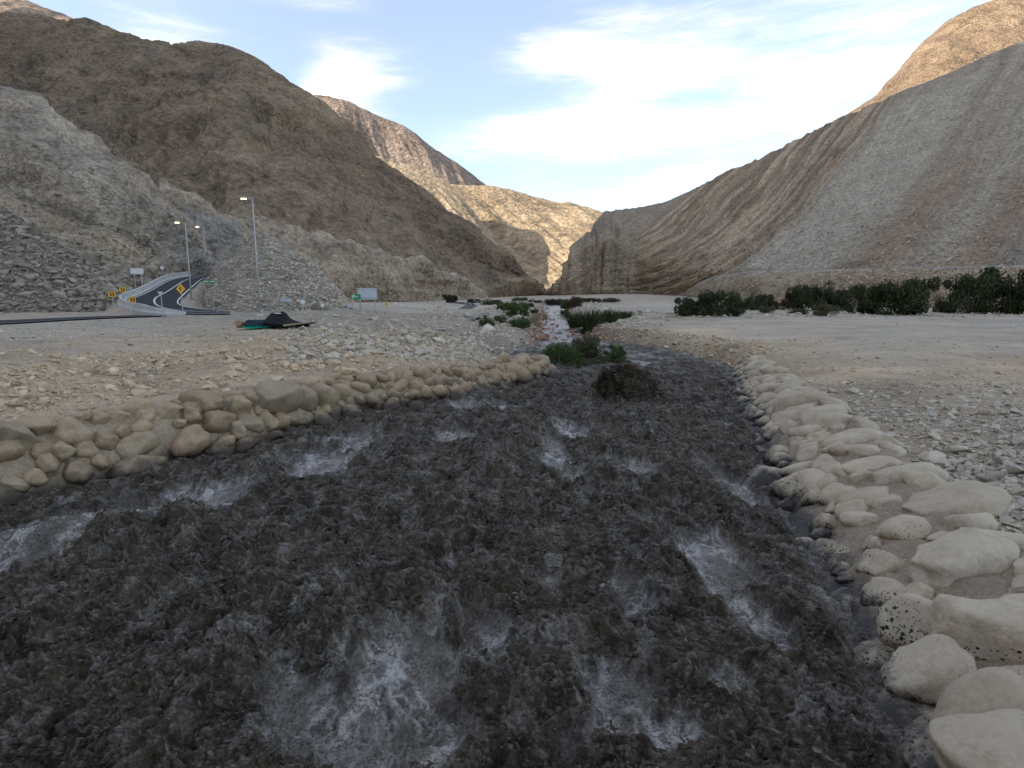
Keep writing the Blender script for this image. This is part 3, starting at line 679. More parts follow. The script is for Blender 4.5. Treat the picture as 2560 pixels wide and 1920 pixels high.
loft('hill', -420, 262, 110, 70,
     [[(-420, 200, 640), (262, 200, 640)], [(-420, -190, 900), (0, -22, 900), (58, 0, 900), (116, 27, 900), (231, 66, 900), (262, 82, 900)]],
     MR['far'], far_col((.33, .26, .205), (.26, .2, .16), .01, 165), far_disp(18, .012, 166))
loft('mountain', 740, 1235, 190, 110,
     [[(740, 560, 1350), (1235, 560, 1350)], [(740, 245, 1750), (764, 240, 1750), (800, 242, 1750), (868, 255, 1750), (926, 284, 1750), (1007, 318, 1750), (1040, 340, 1750), (1088, 376, 1750), (1152, 416, 1750), (1215, 463, 1750), (1235, 490, 1750)]],
     MR['far'], far_col((.36, .285, .235), (.28, .225, .195), .005, 170), far_disp(26, .007, 171, -.5))
loft('hill', 915, 1420, 230, 140,
     [[(915, None, 640), (1200, None, 650), (1420, None, 660)],
      [(915, 560, 760), (1076, 590, 760), (1157, 640, 740), (1260, 700, 715), (1340, 722, 700), (1420, 731, 690)],
      [(915, 383, 950), (937, 390, 950), (984, 404, 950), (1040, 415, 940), (1076, 428, 930), (1117, 457, 910), (1157, 500, 885), (1210, 570, 840), (1265, 650, 790), (1310, 690, 745), (1360, 715, 720), (1420, 730, 705)]],
     MR['far'], far_col((.33, .265, .185), (.26, .21, .155), .01, 175), far_disp(12, .014, 176, -.8))
loft('hill', 1120, 1640, 230, 130,
     [[(1120, None, 780), (1640, None, 740)],
      [(1120, 600, 960), (1280, 640, 930), (1400, 660, 900), (1640, 660, 860)],
      [(1120, 463, 1230), (1152, 465, 1230), (1220, 466, 1220), (1280, 476, 1210), (1320, 491, 1200), (1396, 508, 1180), (1440, 512, 1170), (1517, 534, 1150), (1640, 560, 1120)]],
     MR['far'], far_col((.34, .27, .185), (.275, .215, .15), .009, 180), far_disp(17, .011, 181, -.9))

# the valley's left flank goes on behind the photographer (out of view): it keeps the sun off the valley floor
def build_flank():
    xs = np.linspace(0, 1, 60); ys = np.linspace(-700, 330, 90)
    Y = np.repeat(ys[None], 60, 0); S = np.repeat(xs[:, None], 90, 1)
    X = -(95 + .98 * np.maximum(Y, 0)) - S * 620
    Z = 1 + 440 * np.sin(np.clip(S * 1.35, 0, 1) * math.pi / 2) ** 1.15 * np.where(S > .74, 1 - (S - .74) * 1.6, 1)
    Z = Z + (fbm2(X * .01, Y * .01, 5, 201, ridged=True) * 22 + fbm2(X * .05, Y * .05, 3, 203) * 4) * sstep(0, .1, S)
    P = np.stack([X, Y, Z], -1)
    c = far_col((.24, .185, .135), (.30, .24, .18), .02, 205)(P, None, None)
    tag(obj('hill', mesh_np('hill', P.reshape(-1, 3), grid_faces(60, 90), MR['brown'], True, {'tint': c.reshape(-1, 3)})), kind='structure')
build_flank()

# ------------------------------------------------------------------ muddy river
CALM = [(60, 1400, 150, 55), (200, 1330, 190, 45), (420, 1265, 170, 30), (560, 1225, 80, 22), (800, 1165, 110, 40), (900, 1105, 90, 25), (1130, 1098, 70, 14), (1190, 1020, 110, 12),
        (1390, 1140, 45, 60), (1430, 1075, 40, 22), (1560, 1165, 60, 16), (1620, 1180, 50, 14), (1840, 1230, 60, 60), (1780, 1390, 60, 60), (1850, 1460, 80, 55), (1900, 1560, 60, 60),
        (1000, 1640, 230, 55), (860, 1740, 280, 60), (900, 1840, 330, 70), (1130, 1700, 90, 50), (840, 1475, 90, 24), (1215, 1552, 50, 16), (1560, 1500, 60, 40), (1590, 1420, 40, 20),
        (1480, 1730, 130, 50), (1800, 1720, 90, 60), (1460, 1850, 180, 50), (1700, 1880, 150, 40), (1895, 1080, 14, 120), (1930, 1180, 16, 60), (1650, 1300, 60, 20), (1240, 1250, 30, 10), (330, 1160, 120, 30)]
CALMW = [(PZ(x, y, 0), abs(PZ(x + w, y, 0)[0] - PZ(x, y, 0)[0]), abs(PZ(x, y - h, 0)[1] - PZ(x, y + h, 0)[1]) / 2) for x, y, w, h in CALM]
def water_fields(X, Y):
    wob = fbm2(X * .5, Y * .4, 3, 300) * .8; wob2 = fbm2(X * .5 + 9, Y * .4, 3, 310) * .8
    c = np.zeros_like(X)
    for p, w, h in CALMW:
        c = np.maximum(c, np.exp(-(((X + wob * .6 - p[0]) / w) ** 2 + ((Y + wob2 - p[1]) / (h + .15)) ** 2) ** 1.2))
    c = c * .80 + fbm2(X * 1.5 + Y * .25, Y * .5, 4, 320, .62) * .80 + fbm2(X * 5, Y * 2.0, 3, 325) * .22 - .01
    up = sstep(27.0, 32.0, Y + fbm2(X * .6, Y * .3, 3, 322) * 4.0); c = np.maximum(c * (1 - up), up * (.42 + sstep(44, 50, Y) * .3) + fbm2(X * .45, Y * 1.3, 4, 324) * .75 * up)
    edge = sdf(RIVER, X, Y); c = np.maximum(c, sstep(-.45, -.1, edge) * .38)
    calm = sstep(.16, .66, c)
    # flow-stretched choppy heights with sharp crests
    wx = X + fbm2(X * 1.1, Y * 1.1, 3, 330) * .35; wy = Y + fbm2(X * 1.1 + 5, Y * 1.1, 3, 340) * .35
    swell = fbm2(X * .42, Y * .34, 3, 350) * .26 + fbm2(wx * .9, wy * .8, 2, 352) * .10 * (1 - calm)
    r1 = fbm2(wx * 1.25, wy * 1.1, 3, 360, .55, ridged=True); r2 = fbm2(wx * 3.4, wy * 3.0, 3, 370, .6, ridged=True) * .55 + fbm2(X * 4.2, Y * 3.8, 3, 372, .65) * .75; r3 = fbm2(X * 10.0, Y * 9.0, 3, 380, .68, ridged=True)
    rag = 1 - calm
    h = swell * 1.15 * (1 - .3 * up) + rag * (r1 * .17 + r2 * .085 + r3 * .058 + .05)
    rip = fbm2(wx * 2.0, wy * 2.6, 2, 390, .45, ridged=True)
    ux = X + (wx - X) * .35; uy = Y + (wy - Y) * .35
    web = np.maximum(1 - 4.0 * np.abs(pn2(ux * 3.2, uy * 2.0, 391)), .85 * (1 - 4.5 * np.abs(pn2(ux * 7.5, uy * 4.6, 392)))).clip(0, 1) * np.clip(.75 + 1.2 * pn2(ux * 1.7, uy * 1.2, 394), 0, 1.1)
    h = h + calm * (rip * .045 + web * .012 - .03) * (1 - .35 * up)
    # the big standing wave and smaller heaves
    for px, py, rx, ry, hh in [(1570, 1000, 1.3, .8, .22), (1470, 1190, .8, .6, .10), (330, 1345, 1.5, .9, .17), (120, 1345, .7, .5, .10), (1250, 1130, 1.0, .7, .12), (1130, 1500, .8, .5, .10), (700, 1560, 1.0, .6, .10)]:
        p = PZ(px, py, 0); q = (((X - p[0]) / rx) ** 2 + ((Y - p[1]) / ry) ** 2)
        q = q * (1 + .9 * fbm2(X * 1.7, Y * 1.7, 3, 395)); e = np.exp(-np.maximum(q, 0) ** 2.2); h = h + hh * e * (.9 + .55 * r2 + .25 * r3 + .3 * r1)
    flow = zwater(Y)
    stk = fbm2(X * 2.6, Y * .9, 4, 396, .6)
    foam_glint = np.clip(calm * (.10 + .24 * np.clip(stk + .5, 0, 1) + 1.15 * web * np.clip(.65 + stk, 0, 1)) + .30 * rag * np.clip(stk * 1.8 + .05, 0, 1) * np.clip(r3 * 2 + .3, 0, 1) + .30 * rag * np.clip(r3 * 3.0 + r2 * 1.0 - 2.0, 0, 1), 0, 1)  # last term paints highlights on choppy crests into the colour; the rest is foam
    foam_glint = foam_glint * (1 - .55 * up)
    return flow + h, calm, foam_glint, rag, r2
def build_river():
    mw = mat_water()
    Ys = np.geomspace(2.7, 34, 800); nx = 580
    lx = np.interp(Ys, LWd[:, 1], LWd[:, 0]) - .5; lx = np.where(Ys > 22, np.minimum(lx, -1.2), lx); rx = np.interp(Ys, RWd[:, 1], RWd[:, 0]) + .5
    lx = np.maximum(lx, -1.06 * (Ys + 1.6))
    t = np.linspace(0, 1, nx)[None]; X = lx[:, None] * (1 - t) + rx[:, None] * t; Y = np.repeat(Ys[:, None], nx, 1)
    Z, calm, foam_glint, rag, r2 = water_fields(X, Y)
    dx = fbm2(X * 3.1, Y * 3.1, 3, 400) * .11 * rag + fbm2(X * 11, Y * 11, 2, 405) * .02 * rag
    dy = fbm2(X * 3.1 + 4, Y * 3.1, 3, 410) * .13 * rag - np.maximum(r2, 0) * .07 * rag
    V = np.stack([X + dx, Y + dy, Z], -1).reshape(-1, 3)
    tag(obj('river', mesh_np('river', V, grid_faces(len(Ys), nx)[:, ::-1], mw, True, {'calm': calm.ravel(), 'foam_glint': foam_glint.ravel()})), kind='structure')
    Ys = np.geomspace(33.9, 165, 260); nx = 150
    cx = np.interp(Ys, [33, 44, 50, 80, 165], [5.6, 5.6, 4.9, 6.6, 11]); hw = np.interp(Ys, [33, 42, 50, 80, 165], [7.0, 6.6, 3.6, 2.4, 3.2])
    X = cx[:, None] + hw[:, None] * np.linspace(-1, 1, nx)[None]; Y = np.repeat(Ys[:, None], nx, 1)
    Z, calm, foam_glint, rag, r2 = water_fields(X, Y)
    V = np.stack([X, Y, Z], -1).reshape(-1, 3)
    tag(obj('stream', mesh_np('stream', V, grid_faces(len(Ys), nx)[:, ::-1], mw, True, {'calm': calm.ravel(), 'foam_glint': foam_glint.ravel()})), kind='structure')
    # the big standing wave: a ragged dome of mud
    nu_, nv_ = 260, 110; p = PZ(1575, 998, 0); A, B = np.meshgrid(np.linspace(0, 2 * math.pi, nu_), np.linspace(0, 1, nv_), indexing='ij')
    th = B * math.pi / 2; D = np.stack([np.cos(A) * np.cos(th), np.sin(A) * np.cos(th), np.sin(th)], -1)
    rr = 1 + .16 * pn3(D[..., 0] * 2 + 7, D[..., 1] * 2, D[..., 2] * 2, 31)
    for f_, a_ in ((4, .15), (8, .10), (17, .055), (34, .03)): rr = rr + a_ * (1 - 2.2 * np.abs(pn3(D[..., 0] * f_ + 3, D[..., 1] * f_, D[..., 2] * f_, int(f_) + 40))) * (.35 + .65 * np.sin(th))
    Dw = D * rr[..., None] * np.array((1.32, .92, 1.28)) * (1 + .22 * (1 - np.sin(th)) ** 3)[..., None] ** np.array((1, 1, 0)); Dw[..., 0] -= .18 * Dw[..., 2]; Dw[..., 1] -= .22 * Dw[..., 2] ** 2
    Vw = Dw + np.array((p[0], p[1], -.12)); 
    me = mesh_np('standing_wave', Vw.reshape(-1, 3), grid_faces(nu_, nv_), mw, True, {'calm': np.zeros(nu_ * nv_), 'foam_glint': np.clip(.02 + .4 * (rr - 1.08), 0, .3).ravel()})
    tag(obj('standing_wave', me), kind='structure')
    # torn flaps and drops of mud thrown up by the flow
    n = 42000; Yq = np.exp(RNG.uniform(math.log(3.2), math.log(29), n)); u = RNG.random(n)
    lq = np.maximum(np.interp(Yq, LWd[:, 1], LWd[:, 0]), -1.0 * (Yq + 1)); rq = np.interp(Yq, RWd[:, 1], RWd[:, 0]) - .3
    Xq = lq + (rq - lq) * u
    p = PZ(1570, 995, 0); m = 2200
    pick = RNG.integers(0, len(Vw.reshape(-1, 3)), m); pw = Vw.reshape(-1, 3)[pick]; Xq[:m] = pw[:, 0]; Yq[:m] = pw[:, 1]
    Z, calm, foam_glint, rag, r2 = water_fields(Xq, Yq)
    Z[:m] = np.maximum(Z[:m], pw[:, 2])
    keep = (calm < .35) & (r2 > -.15) | (np.arange(n) < m); Xq, Yq, Z, r2 = Xq[keep], Yq[keep], Z[keep], r2[keep]; n = len(Xq)
    ang = RNG.uniform(0, 6.283, n); L = (.022 + .075 * RNG.random(n) ** 2.5) * (1 + .02 * Yq); Wd = L * RNG.uniform(.35, .9, n); up_ = RNG.uniform(.1, .7, n); bend = RNG.normal(0, .5, n)
    V = np.empty((n, 6, 3)); ca, sa = np.cos(ang), np.sin(ang)
    for j, (a, w) in enumerate([(0, 1.0), (.55, .85), (1.0, .35)]):
        hx = L * a * (1 - up_ * .5) + bend * L * a * a * .6; hz = L * a * up_ - L * a * a * np.abs(bend) * .5
        for q, sg in enumerate((-1, 1)):
            jit = RNG.normal(0, .12, n) * L
            V[:, j * 2 + q, 0] = Xq + ca * hx - sa * Wd * w * .5 * sg + jit; V[:, j * 2 + q, 1] = Yq + sa * hx + ca * Wd * w * .5 * sg; V[:, j * 2 + q, 2] = Z + hz - .01 + jit * .4
    b = (np.arange(n) * 6)[:, None]; F = np.concatenate([b + [0, 1, 3, 2], b + [2, 3, 5, 4]])
    me = mesh_np('mud_spray', V.reshape(-1, 3), F, mw, True, {'calm': np.zeros(n * 6), 'foam_glint': np.repeat(np.clip(RNG.normal(-.35, .3, n), 0, .5), 6)})
    tag(obj('mud_spray', me), 'torn flaps and drops of dark mud thrown up all over the churning river', 'mud spray', kind='stuff')
build_river()

# ------------------------------------------------------------------ stones
def ico(sub):
    bm = bmesh.new(); bmesh.ops.create_icosphere(bm, subdivisions=sub, radius=1)
    V = np.array([v.co[:] for v in bm.verts]); F = np.array([[v.index for v in f.verts] for f in bm.faces]); bm.free(); return V, F
ICO2, ICO3 = ico(2), ico(4)
def boulder_mesh(name, mat, seed, hi=False, planes=4, n=2.5, noise=.10):
    r = np.random.default_rng(seed); V, F = ICO3 if hi else ICO2; V = V.copy()
    rad = (np.abs(V) ** n).sum(1) ** (-1 / n); V = V * rad[:, None]
    o = r.uniform(0, 50, 3)
    V *= (1 + noise * pn3(V[:, 0] * 1.3 + o[0], V[:, 1] * 1.3 + o[1], V[:, 2] * 1.3 + o[2], seed))[:, None]
    for _ in range(planes):
        d = r.normal(size=3); d /= np.linalg.norm(d); h = r.uniform(.66, .9)
        e = np.maximum(0, V @ d - h); V = V - d * (e * .88)[:, None]
    if hi: V *= (1 + .035 * pn3(V[:, 0] * 4 + o[0], V[:, 1] * 4, V[:, 2] * 4, seed + 3) + .014 * pn3(V[:, 0] * 11 + o[0], V[:, 1] * 11, V[:, 2] * 11, seed + 4))[:, None]
    return mesh_np(name, V, F, mat, True)
def shard(seed):
    """angular broken stone, about 20 triangles"""
    r = np.random.default_rng(seed); bm = bmesh.new()
    for _ in range(13):
        d = r.normal(size=3); d /= np.abs(d).max() ** .75 * np.linalg.norm(d) ** .25; bm.verts.new(d * r.uniform(.75, 1, 3))
    res = bmesh.ops.convex_hull(bm, input=bm.verts[:])
    bmesh.ops.delete(bm, geom=[v for v in bm.verts if not v.link_faces], context='VERTS')
    bmesh.ops.triangulate(bm, faces=bm.faces[:]); bm.verts.index_update()
    V = np.array([v.co[:] for v in bm.verts]); F = np.array([[v.index for v in f.verts] for f in bm.faces]); bm.free()
    return V / np.abs(V).max(0), F
SHARDS = [shard(900 + i) for i in range(24)]

# ------------------------------------------------------------------ stone embankments along the river
def frame_from(n, x):
    n = Vector(n).normalized(); x = Vector(x); x = (x - n * x.dot(n)).normalized(); y = n.cross(x)
    return Matrix((x, y, n)).transposed()
def build_wall(name, label, line, side, width, height, mort, stonemats, rows, seed, hand=(), ymin=0):
    P, t = dens_line(line, .10); T = np.gradient(P, axis=0); T /= np.linalg.norm(T, axis=1, keepdims=True)
    Nrm = np.stack([T[:, 1], -T[:, 0]], 1) * side
    r = np.random.default_rng(seed)
    root = thing(name, label, 'stone wall', (P[len(P) // 2, 0], P[len(P) // 2, 1], 0)); off = np.array((P[len(P) // 2, 0], P[len(P) // 2, 1], 0))
    q = np.linspace(-.35, 1.42, 40)
    W_ = np.interp(P[:, 1], *width); H_ = np.interp(P[:, 1], *height)
    endf = sstep(0, 1.2, (t[-1] - t))
    def surf(i, qq):
        z = np.where(qq < 0, qq * 1.6, np.where(qq < 1, np.sin(np.clip(qq, 0, 1) * math.pi / 2) ** .85, 1 - ((qq - 1) / .42) ** 2 * 1.1))
        xy = P[i] + Nrm[i] * (qq * W_[i])[..., None] if np.ndim(qq) else P[i] + Nrm[i] * qq * W_[i]
        return xy, z * H_[i] * (.35 + .65 * endf[i]) + zwater(P[i][..., 1])
    I, Q = np.meshgrid(np.arange(len(P)), q, indexing='ij')
    xy, z = surf(I, Q); X, Y = xy[..., 0], xy[..., 1]
    z = z + fbm2(X * 2.2, Y * 2.2, 4, seed) * .13 + fbm2(X * 9, Y * 9, 3, seed + 2) * .04
    V = np.stack([X, Y, z], -1) - off
    F = grid_faces(len(P), len(q)); F = F if side < 0 else F[:, ::-1]
    obj('mortar', mesh_np('mortar', V.reshape(-1, 3), F, mort, True), root)
    his = [boulder_mesh('stone', stonemats[i % len(stonemats)], seed * 10 + i, True, 4 + i % 3, r.uniform(2.3, 3.2), .26) for i in range(9)]
    los = [boulder_mesh('stone', stonemats[i % len(stonemats)], seed * 10 + i, False, 4 + i % 3, r.uniform(2.3, 3.2), .26) for i in range(9)]
    done = []; count = 0
    def put(pos, n, xdir, sc, hi):
        nonlocal count
        R = frame_from(n, xdir); k = int(r.integers(9))
        o = obj('stone', (his if hi else los)[k], root, Vector(pos) - Vector(off)); o.rotation_euler = R.to_euler(); o.scale = sc; count += 1
    for px, py, z0, a, b, c, az, tilt in hand:
        p = PZ(px, py, z0); n = Vector((-.25 * side * -1 if False else -.2, -.1, 1)); n.rotate(Matrix.Rotation(math.radians(tilt), 3, 'Y'))
        x = Vector((math.cos(math.radians(az)), math.sin(math.radians(az)), 0)); a, b, c = a * 1.25, b * 1.2, c * 1.1; put(p, n, x, (a, b, c), True); done.append((p, (a + b) / 2 * (.95 if side > 0 else .5)))
    for qrow, L, B, C, gap, prob in rows:
        s = r.uniform(0, .3)
        while s < t[-1] - .15:
            k = r.lognormal(0, .34); i = int(np.clip(s / .10, 0, len(P) - 1)); qq = qrow + r.normal(0, .05)
            if P[i, 1] > ymin and r.random() < prob:
                xy, z = surf(i, np.float64(qq)); xy2, z2 = surf(i, np.float64(qq + .08))
                dn = np.array((*(xy2 - xy), z2 - z)); tt = np.array((*T[i], 0)); n = np.cross(tt, dn); n = n * np.sign(n[2] + 1e-6)
                acr = dn / np.linalg.norm(dn); ang = r.normal(0, .45)
                x = acr * math.cos(ang) + tt * math.sin(ang); kk = k if qrow >= 0 else k * .9
                sc = (L * kk * r.uniform(.8, 1.25) / 2, B * kk * r.uniform(.85, 1.2) / 2, C * kk * r.uniform(.8, 1.2) / 2)
                pos = np.array((*xy, z)) + n / np.linalg.norm(n) * sc[2] * (r.uniform(-.42, .12) if side > 0 else r.uniform(-.2, .25))
                if all(np.linalg.norm(pos - d[0]) > d[1] + .10 for d in done): put(pos, n, x, sc, P[i, 1] < 17)
            s += B * k * gap
    return root
m_mortR = mat_mortar('mortar_pale', (.48, .37, .25, 1), (.14, .42)); m_mortL = mat_mortar('mortar_tan', (.53, .41, .275, 1), (.20, .60), (.055, .038, .025, 1))
mR = [mat_stone('boulder_pale_%d' % i, a, b, (.15, .44), True, (.46, .385, .29, 1), .02, (.034, .028, .021, 1), .55) for i, (a, b) in enumerate([((.64, .57, .47, 1), (.48, .41, .32, 1)), ((.50, .44, .355, 1), (.62, .53, .41, 1)), ((.40, .34, .27, 1), (.62, .56, .475, 1))])]
mL = [mat_stone('boulder_tan_%d' % i, a, b, (.22, .62), False, (.50, .40, .29, 1), .02, (.055, .037, .023, 1), .28) for i, (a, b) in enumerate([((.30, .215, .14, 1), (.21, .155, .105, 1)), ((.38, .29, .195, 1), (.27, .20, .135, 1)), ((.20, .165, .125, 1), (.34, .26, .175, 1))])]
HAND = [(2400, 1262, .86, .72, .40, .22, 5, 4), (2270, 1335, .62, .34, .30, .26, 30, 0), (2420, 1400, .80, .62, .33, .26, 12, 8), (2465, 1575, .78, .50, .26, .22, -32, 8), (2302, 1575, .50, .26, .36, .24, 20, -25),
        (2335, 1690, .40, .36, .30, .24, -20, -20), (2490, 1800, .62, .34, .30, .24, 15, -10), (2530, 1905, .70, .34, .30, .24, 0, 0), (2140, 1105, .75, .62, .34, .25, 10, 5), (2180, 1175, .70, .55, .32, .24, -12, 5),
        (2060, 1040, .78, .55, .36, .26, 5, 0), (2200, 1440, .30, .26, .24, .22, 10, -20), (2220, 1500, .28, .24, .26, .22, 0, -20), (2200, 1650, .10, .24, .22, .18, 10, 0), (2285, 1800, .10, .32, .26, .20, -15, 0), (2365, 1885, .14, .36, .28, .22, 10, 0), (2120, 1510, .06, .22, .20, .16, 0, 0)]
build_wall('stone_embankment', 'low embankment of pale boulders in sandy mortar between the muddy river and the gravel', RW, 1, ([0, 5, 9, 16, 22, 32], [2.6, 2.4, 2.1, 2.0, 1.8, 1.3]), ([0, 8, 16, 24, 32], [.95, .92, .88, .82, .7]), m_mortR, mR,
           [(-.10, .55, .50, .40, .9, .9), (.10, .48, .42, .34, .9, .95), (.34, .50, .42, .34, .92, .92), (.58, .60, .46, .36, .95, .92), (.84, .74, .52, .40, .95, .97), (1.06, .55, .42, .3, 1.4, .6)], 5, HAND, 1.6)
build_wall('stone_embankment', 'embankment of brown rounded stones in tan mortar, wet at its foot, below the rubble bank', LW, -1, ([0, 12, 20, 30], [1.25, 1.15, 1.1, .95]), ([0, 12, 20, 30], [1.42, 1.38, 1.22, .98]), m_mortL, mL,
           [(-.02, .56, .60, .44, .92, .95), (.22, .42, .50, .40, .90, .97), (.46, .38, .50, .40, .90, .97), (.70, .38, .50, .38, .92, .97), (.95, .50, .58, .34, 1.0, .95)], 6, [(345, 1178, .16, .50, .34, .32, 62, 0), (80, 1185, .24, .40, .32, .32, 62, 0), (190, 1205, .10, .30, .26, .26, 60, 0), (610, 1118, .2, .27, .24, .22, 60, 0)], 8.0)

# ------------------------------------------------------------------ loose stones
m_st = {'tan': mat_stone('rubble_tan', (.64, .52, .38, 1), (.42, .335, .24, 1), bumpd=.01), 'grey': mat_stone('rubble_grey', (.58, .525, .45, 1), (.38, .345, .295, 1), bumpd=.01),
        'dark': mat_stone('rubble_dark', (.36, .325, .28, 1), (.22, .20, .175, 1), bumpd=.02), 'red': mat_stone('river_stone_red', (.30, .16, .11, 1), (.24, .12, .085, 1), bumpd=.01)}
for mm in m_st.values():       # joined stones vary by a per-stone attribute instead of the object's own random number
    nt = mm.node_tree; oi = [n for n in nt.nodes if n.bl_idname == 'ShaderNodeObjectInfo'][0]
    at = nt.nodes.new('ShaderNodeAttribute'); at.attribute_name = 'var'
    add = nt.nodes.new('ShaderNodeMath'); add.operation = 'ADD'; nt.links.new(at.outputs['Fac'], add.inputs[0]); nt.links.new(oi.outputs['Random'], add.inputs[1])
    fr = nt.nodes.new('ShaderNodeMath'); fr.operation = 'FRACT'; nt.links.new(add.outputs[0], fr.inputs[0])
    for l in list(oi.outputs['Random'].links):
        if l.to_node != add: nt.links.new(fr.outputs[0], l.to_socket)
ST = []      # zone, kind, x, y, z, size, flatness
def zone(name, kind, n, box, smin, smax, alpha=2.2, cond=None, clump=None, dist_scale=None):
    """scatter over the ground: box in photo pixels, denser where the view is nearer"""
    x0, x1, y0, y1 = box
    px = RNG.uniform(x0, x1, n); py = RNG.uniform(y0, y1, n) 
    g0 = np.array([PZ(a, b, 1.6 if b < 2000 else 1) for a, b in zip(px, np.maximum(py, 752))])
    X, Y = g0[:, 0], g0[:, 1]
    for _ in range(3):
        z = ground_full(X, Y, False)[0]; r = np.array([pix(a, b) for a, b in zip(px, py)]); t = (z - CAMZ) / np.minimum(r[:, 2], -.006)
        X = r[:, 0] * t; Y = r[:, 1] * t
    z, g, ro, s = ground_full(X, Y)
    size = smin * (1 - RNG.random(n) * (1 - (smin / smax) ** alpha)) ** (-1 / alpha)
    if dist_scale: size *= np.clip(Y / dist_scale, .6, 3)
    ok = (s > .15) if cond is None else cond(X, Y, s)
    dR = np.sqrt(((X[:, None] - RSAMP[None, ::3, 0]) ** 2 + (Y[:, None] - RSAMP[None, ::3, 1]) ** 2).min(1)); ok &= (dR > 2.2) | (Y < 45)
    if clump is not None: ok &= (fbm2(X * clump, Y * clump, 3, 501) + RNG.normal(0, .22, n)) > .0
    ok &= (Y > 4) & (Y < 420) & (np.abs(X) < 400)
    if kind == 'red': z = np.maximum(z, zwater(Y) - .06)
    for i in np.nonzero(ok)[0]: ST.append((name, kind, X[i], Y[i], z[i], size[i], 0))
def zone_line(name, kind, line, n, o0, o1, smin, smax, alpha=2.0):
    P, t = dens_line(line, .2); T = np.gradient(P, axis=0); T /= np.linalg.norm(T, axis=1, keepdims=True); i = RNG.integers(0, len(P), n)
    q = P[i] + np.stack([T[i, 1], -T[i, 0]], 1) * RNG.uniform(o0, o1, n)[:, None] + RNG.normal(0, .15, (n, 2)); z = ground_full(q[:, 0], q[:, 1])[0]
    size = smin * (1 - RNG.random(n) * (1 - (smin / smax) ** alpha)) ** (-1 / alpha)
    for j in range(n): ST.append((name, kind, q[j, 0], q[j, 1], z[j], size[j], 0))
offL = lambda X, Y, s: (s > 1.25)
offR = lambda X, Y, s: (s > np.where(Y < 32, 2.1, .3))
zone('left', 'tan', 5200, (-150, 1250, 850, 1075), .07, .5, 1.8, offL, .35)
zone('left', 'tan', 2600, (-150, 1250, 830, 1075), .05, .3, 2.0, offL)
zone('left', 'tan', 1100, (560, 1120, 840, 960), .08, .55, 1.8, offL, .5)
zone('left', 'tan', 900, (-150, 700, 840, 1075), .05, .2, 2.0, offL)
zone('bank', 'grey', 3600, (720, 1330, 778, 905), .10, .75, 2.1, lambda X, Y, s: s > .2)
zone('left', 'grey', 1500, (-100, 900, 780, 850), .08, .35, 2.2, offL)
zone('gravel', 'grey', 7500, (1850, 2760, 960, 1400), .045, .24, 2.1, offR, .3)
zone('gravel', 'grey', 9000, (1850, 2760, 960, 1400), .04, .16, 2.2, offR)
zone('gravel', 'grey', 900, (2050, 2760, 980, 1300), .12, .36, 1.9, offR, .5)
zone('gravel', 'tan', 1800, (1560, 2700, 850, 965), .06, .26, 2.2, offR, .25)
zone('bank', 'tan', 1100, (1480, 1850, 815, 935), .08, .4, 2.0, lambda X, Y, s: (s > .1) & (s < 3.0))
zone('bank', 'grey', 900, (1380, 1640, 760, 870), .10, .6, 2.0, lambda X, Y, s: (s > .1) & (s < 7))
zone('bank', 'grey', 900, (1060, 1720, 750, 776), .35, 1.4, 2.0, lambda X, Y, s: s > .4, .08)
zone('terrace', 'grey', 700, (1690, 2700, 776, 793), .15, .7, 2.0, offR)
zone('terrace', 'grey', 420, (1600, 2700, 785, 860), .05, .22, 2.4, offR)
zone('stream', 'red', 700, (1330, 1500, 772, 880), .22, .9, 1.8, lambda X, Y, s: (s > -2.2) & (s < 1.6) & (Y > 43) & (RNG.random(len(X)) < sstep(-1.6, .4, s) + .12))
zone_line('bank', 'tan', [tuple(RWd[-1])] + up_right[:5], 1500, -.1, 3.0, .07, .5)
zone_line('bank', 'grey', up_right[3:8], 900, -.1, 4.0, .10, .6)
zone_line('bank', 'grey', up_right[6:], 500, .2, 9.0, .25, 1.0)
zone_line('bank', 'grey', up_left[:4], 600, .2, 12.0, .25, 1.1)
zone_line('bank', 'grey', up_left[3:], 1300, -.1, 4.0, .10, .6)
def zone_surf(key, name, kind, n, tmin, tmax, umin, umax, smin, smax, alpha=2.0):
    P, U, T, Nn = SURF[key]; nu, nv = P.shape[:2]
    c = 0
    while c < n:
        i = RNG.integers(0, nu, 4000); j = RNG.integers(0, nv - 6, 4000)
        ok = (T[i, j] > tmin) & (T[i, j] < tmax) & (U[i, j] > umin) & (U[i, j] < umax)
        for a, b in zip(i[ok], j[ok]):
            p = P[a, b]; f, g = RNG.random(2); p = p + (P[min(a + 1, nu - 1), b] - p) * f + (P[a, b + 1] - P[a, b]) * g
            s = smin * (1 - RNG.random() * (1 - (smin / smax) ** alpha)) ** (-1 / alpha)
            ST.append((name, kind, p[0], p[1], p[2], s, 1)); c += 1
            if c >= n: break
zone_surf('talus-420', 'talus', 'dark', 3200, .05, .93, -120, 340, .28, 1.7, 1.7)
zone_surf('rubble_heap500', 'heap', 'grey', 4300, .04, .97, 515, 905, .18, .9, 2.0)
zone_surf('terrace_scarp1690', 'scarp', 'tan', 2600, .08, .85, 1700, 2700, .25, .8, 2.0)
zone_surf('scree_slope1383', 'scree', 'grey', 2600, .03, .55, 1650, 2700, .3, 1.1, 2.2)
zone_surf('rock_slope-420', 'slope', 'dark', 800, .1, .75, -100, 500, .4, 1.8, 2.0)
zone_surf('rock_bench400', 'bench', 'tan', 500, .05, .6, 600, 1150, .4, 1.4, 2.0)
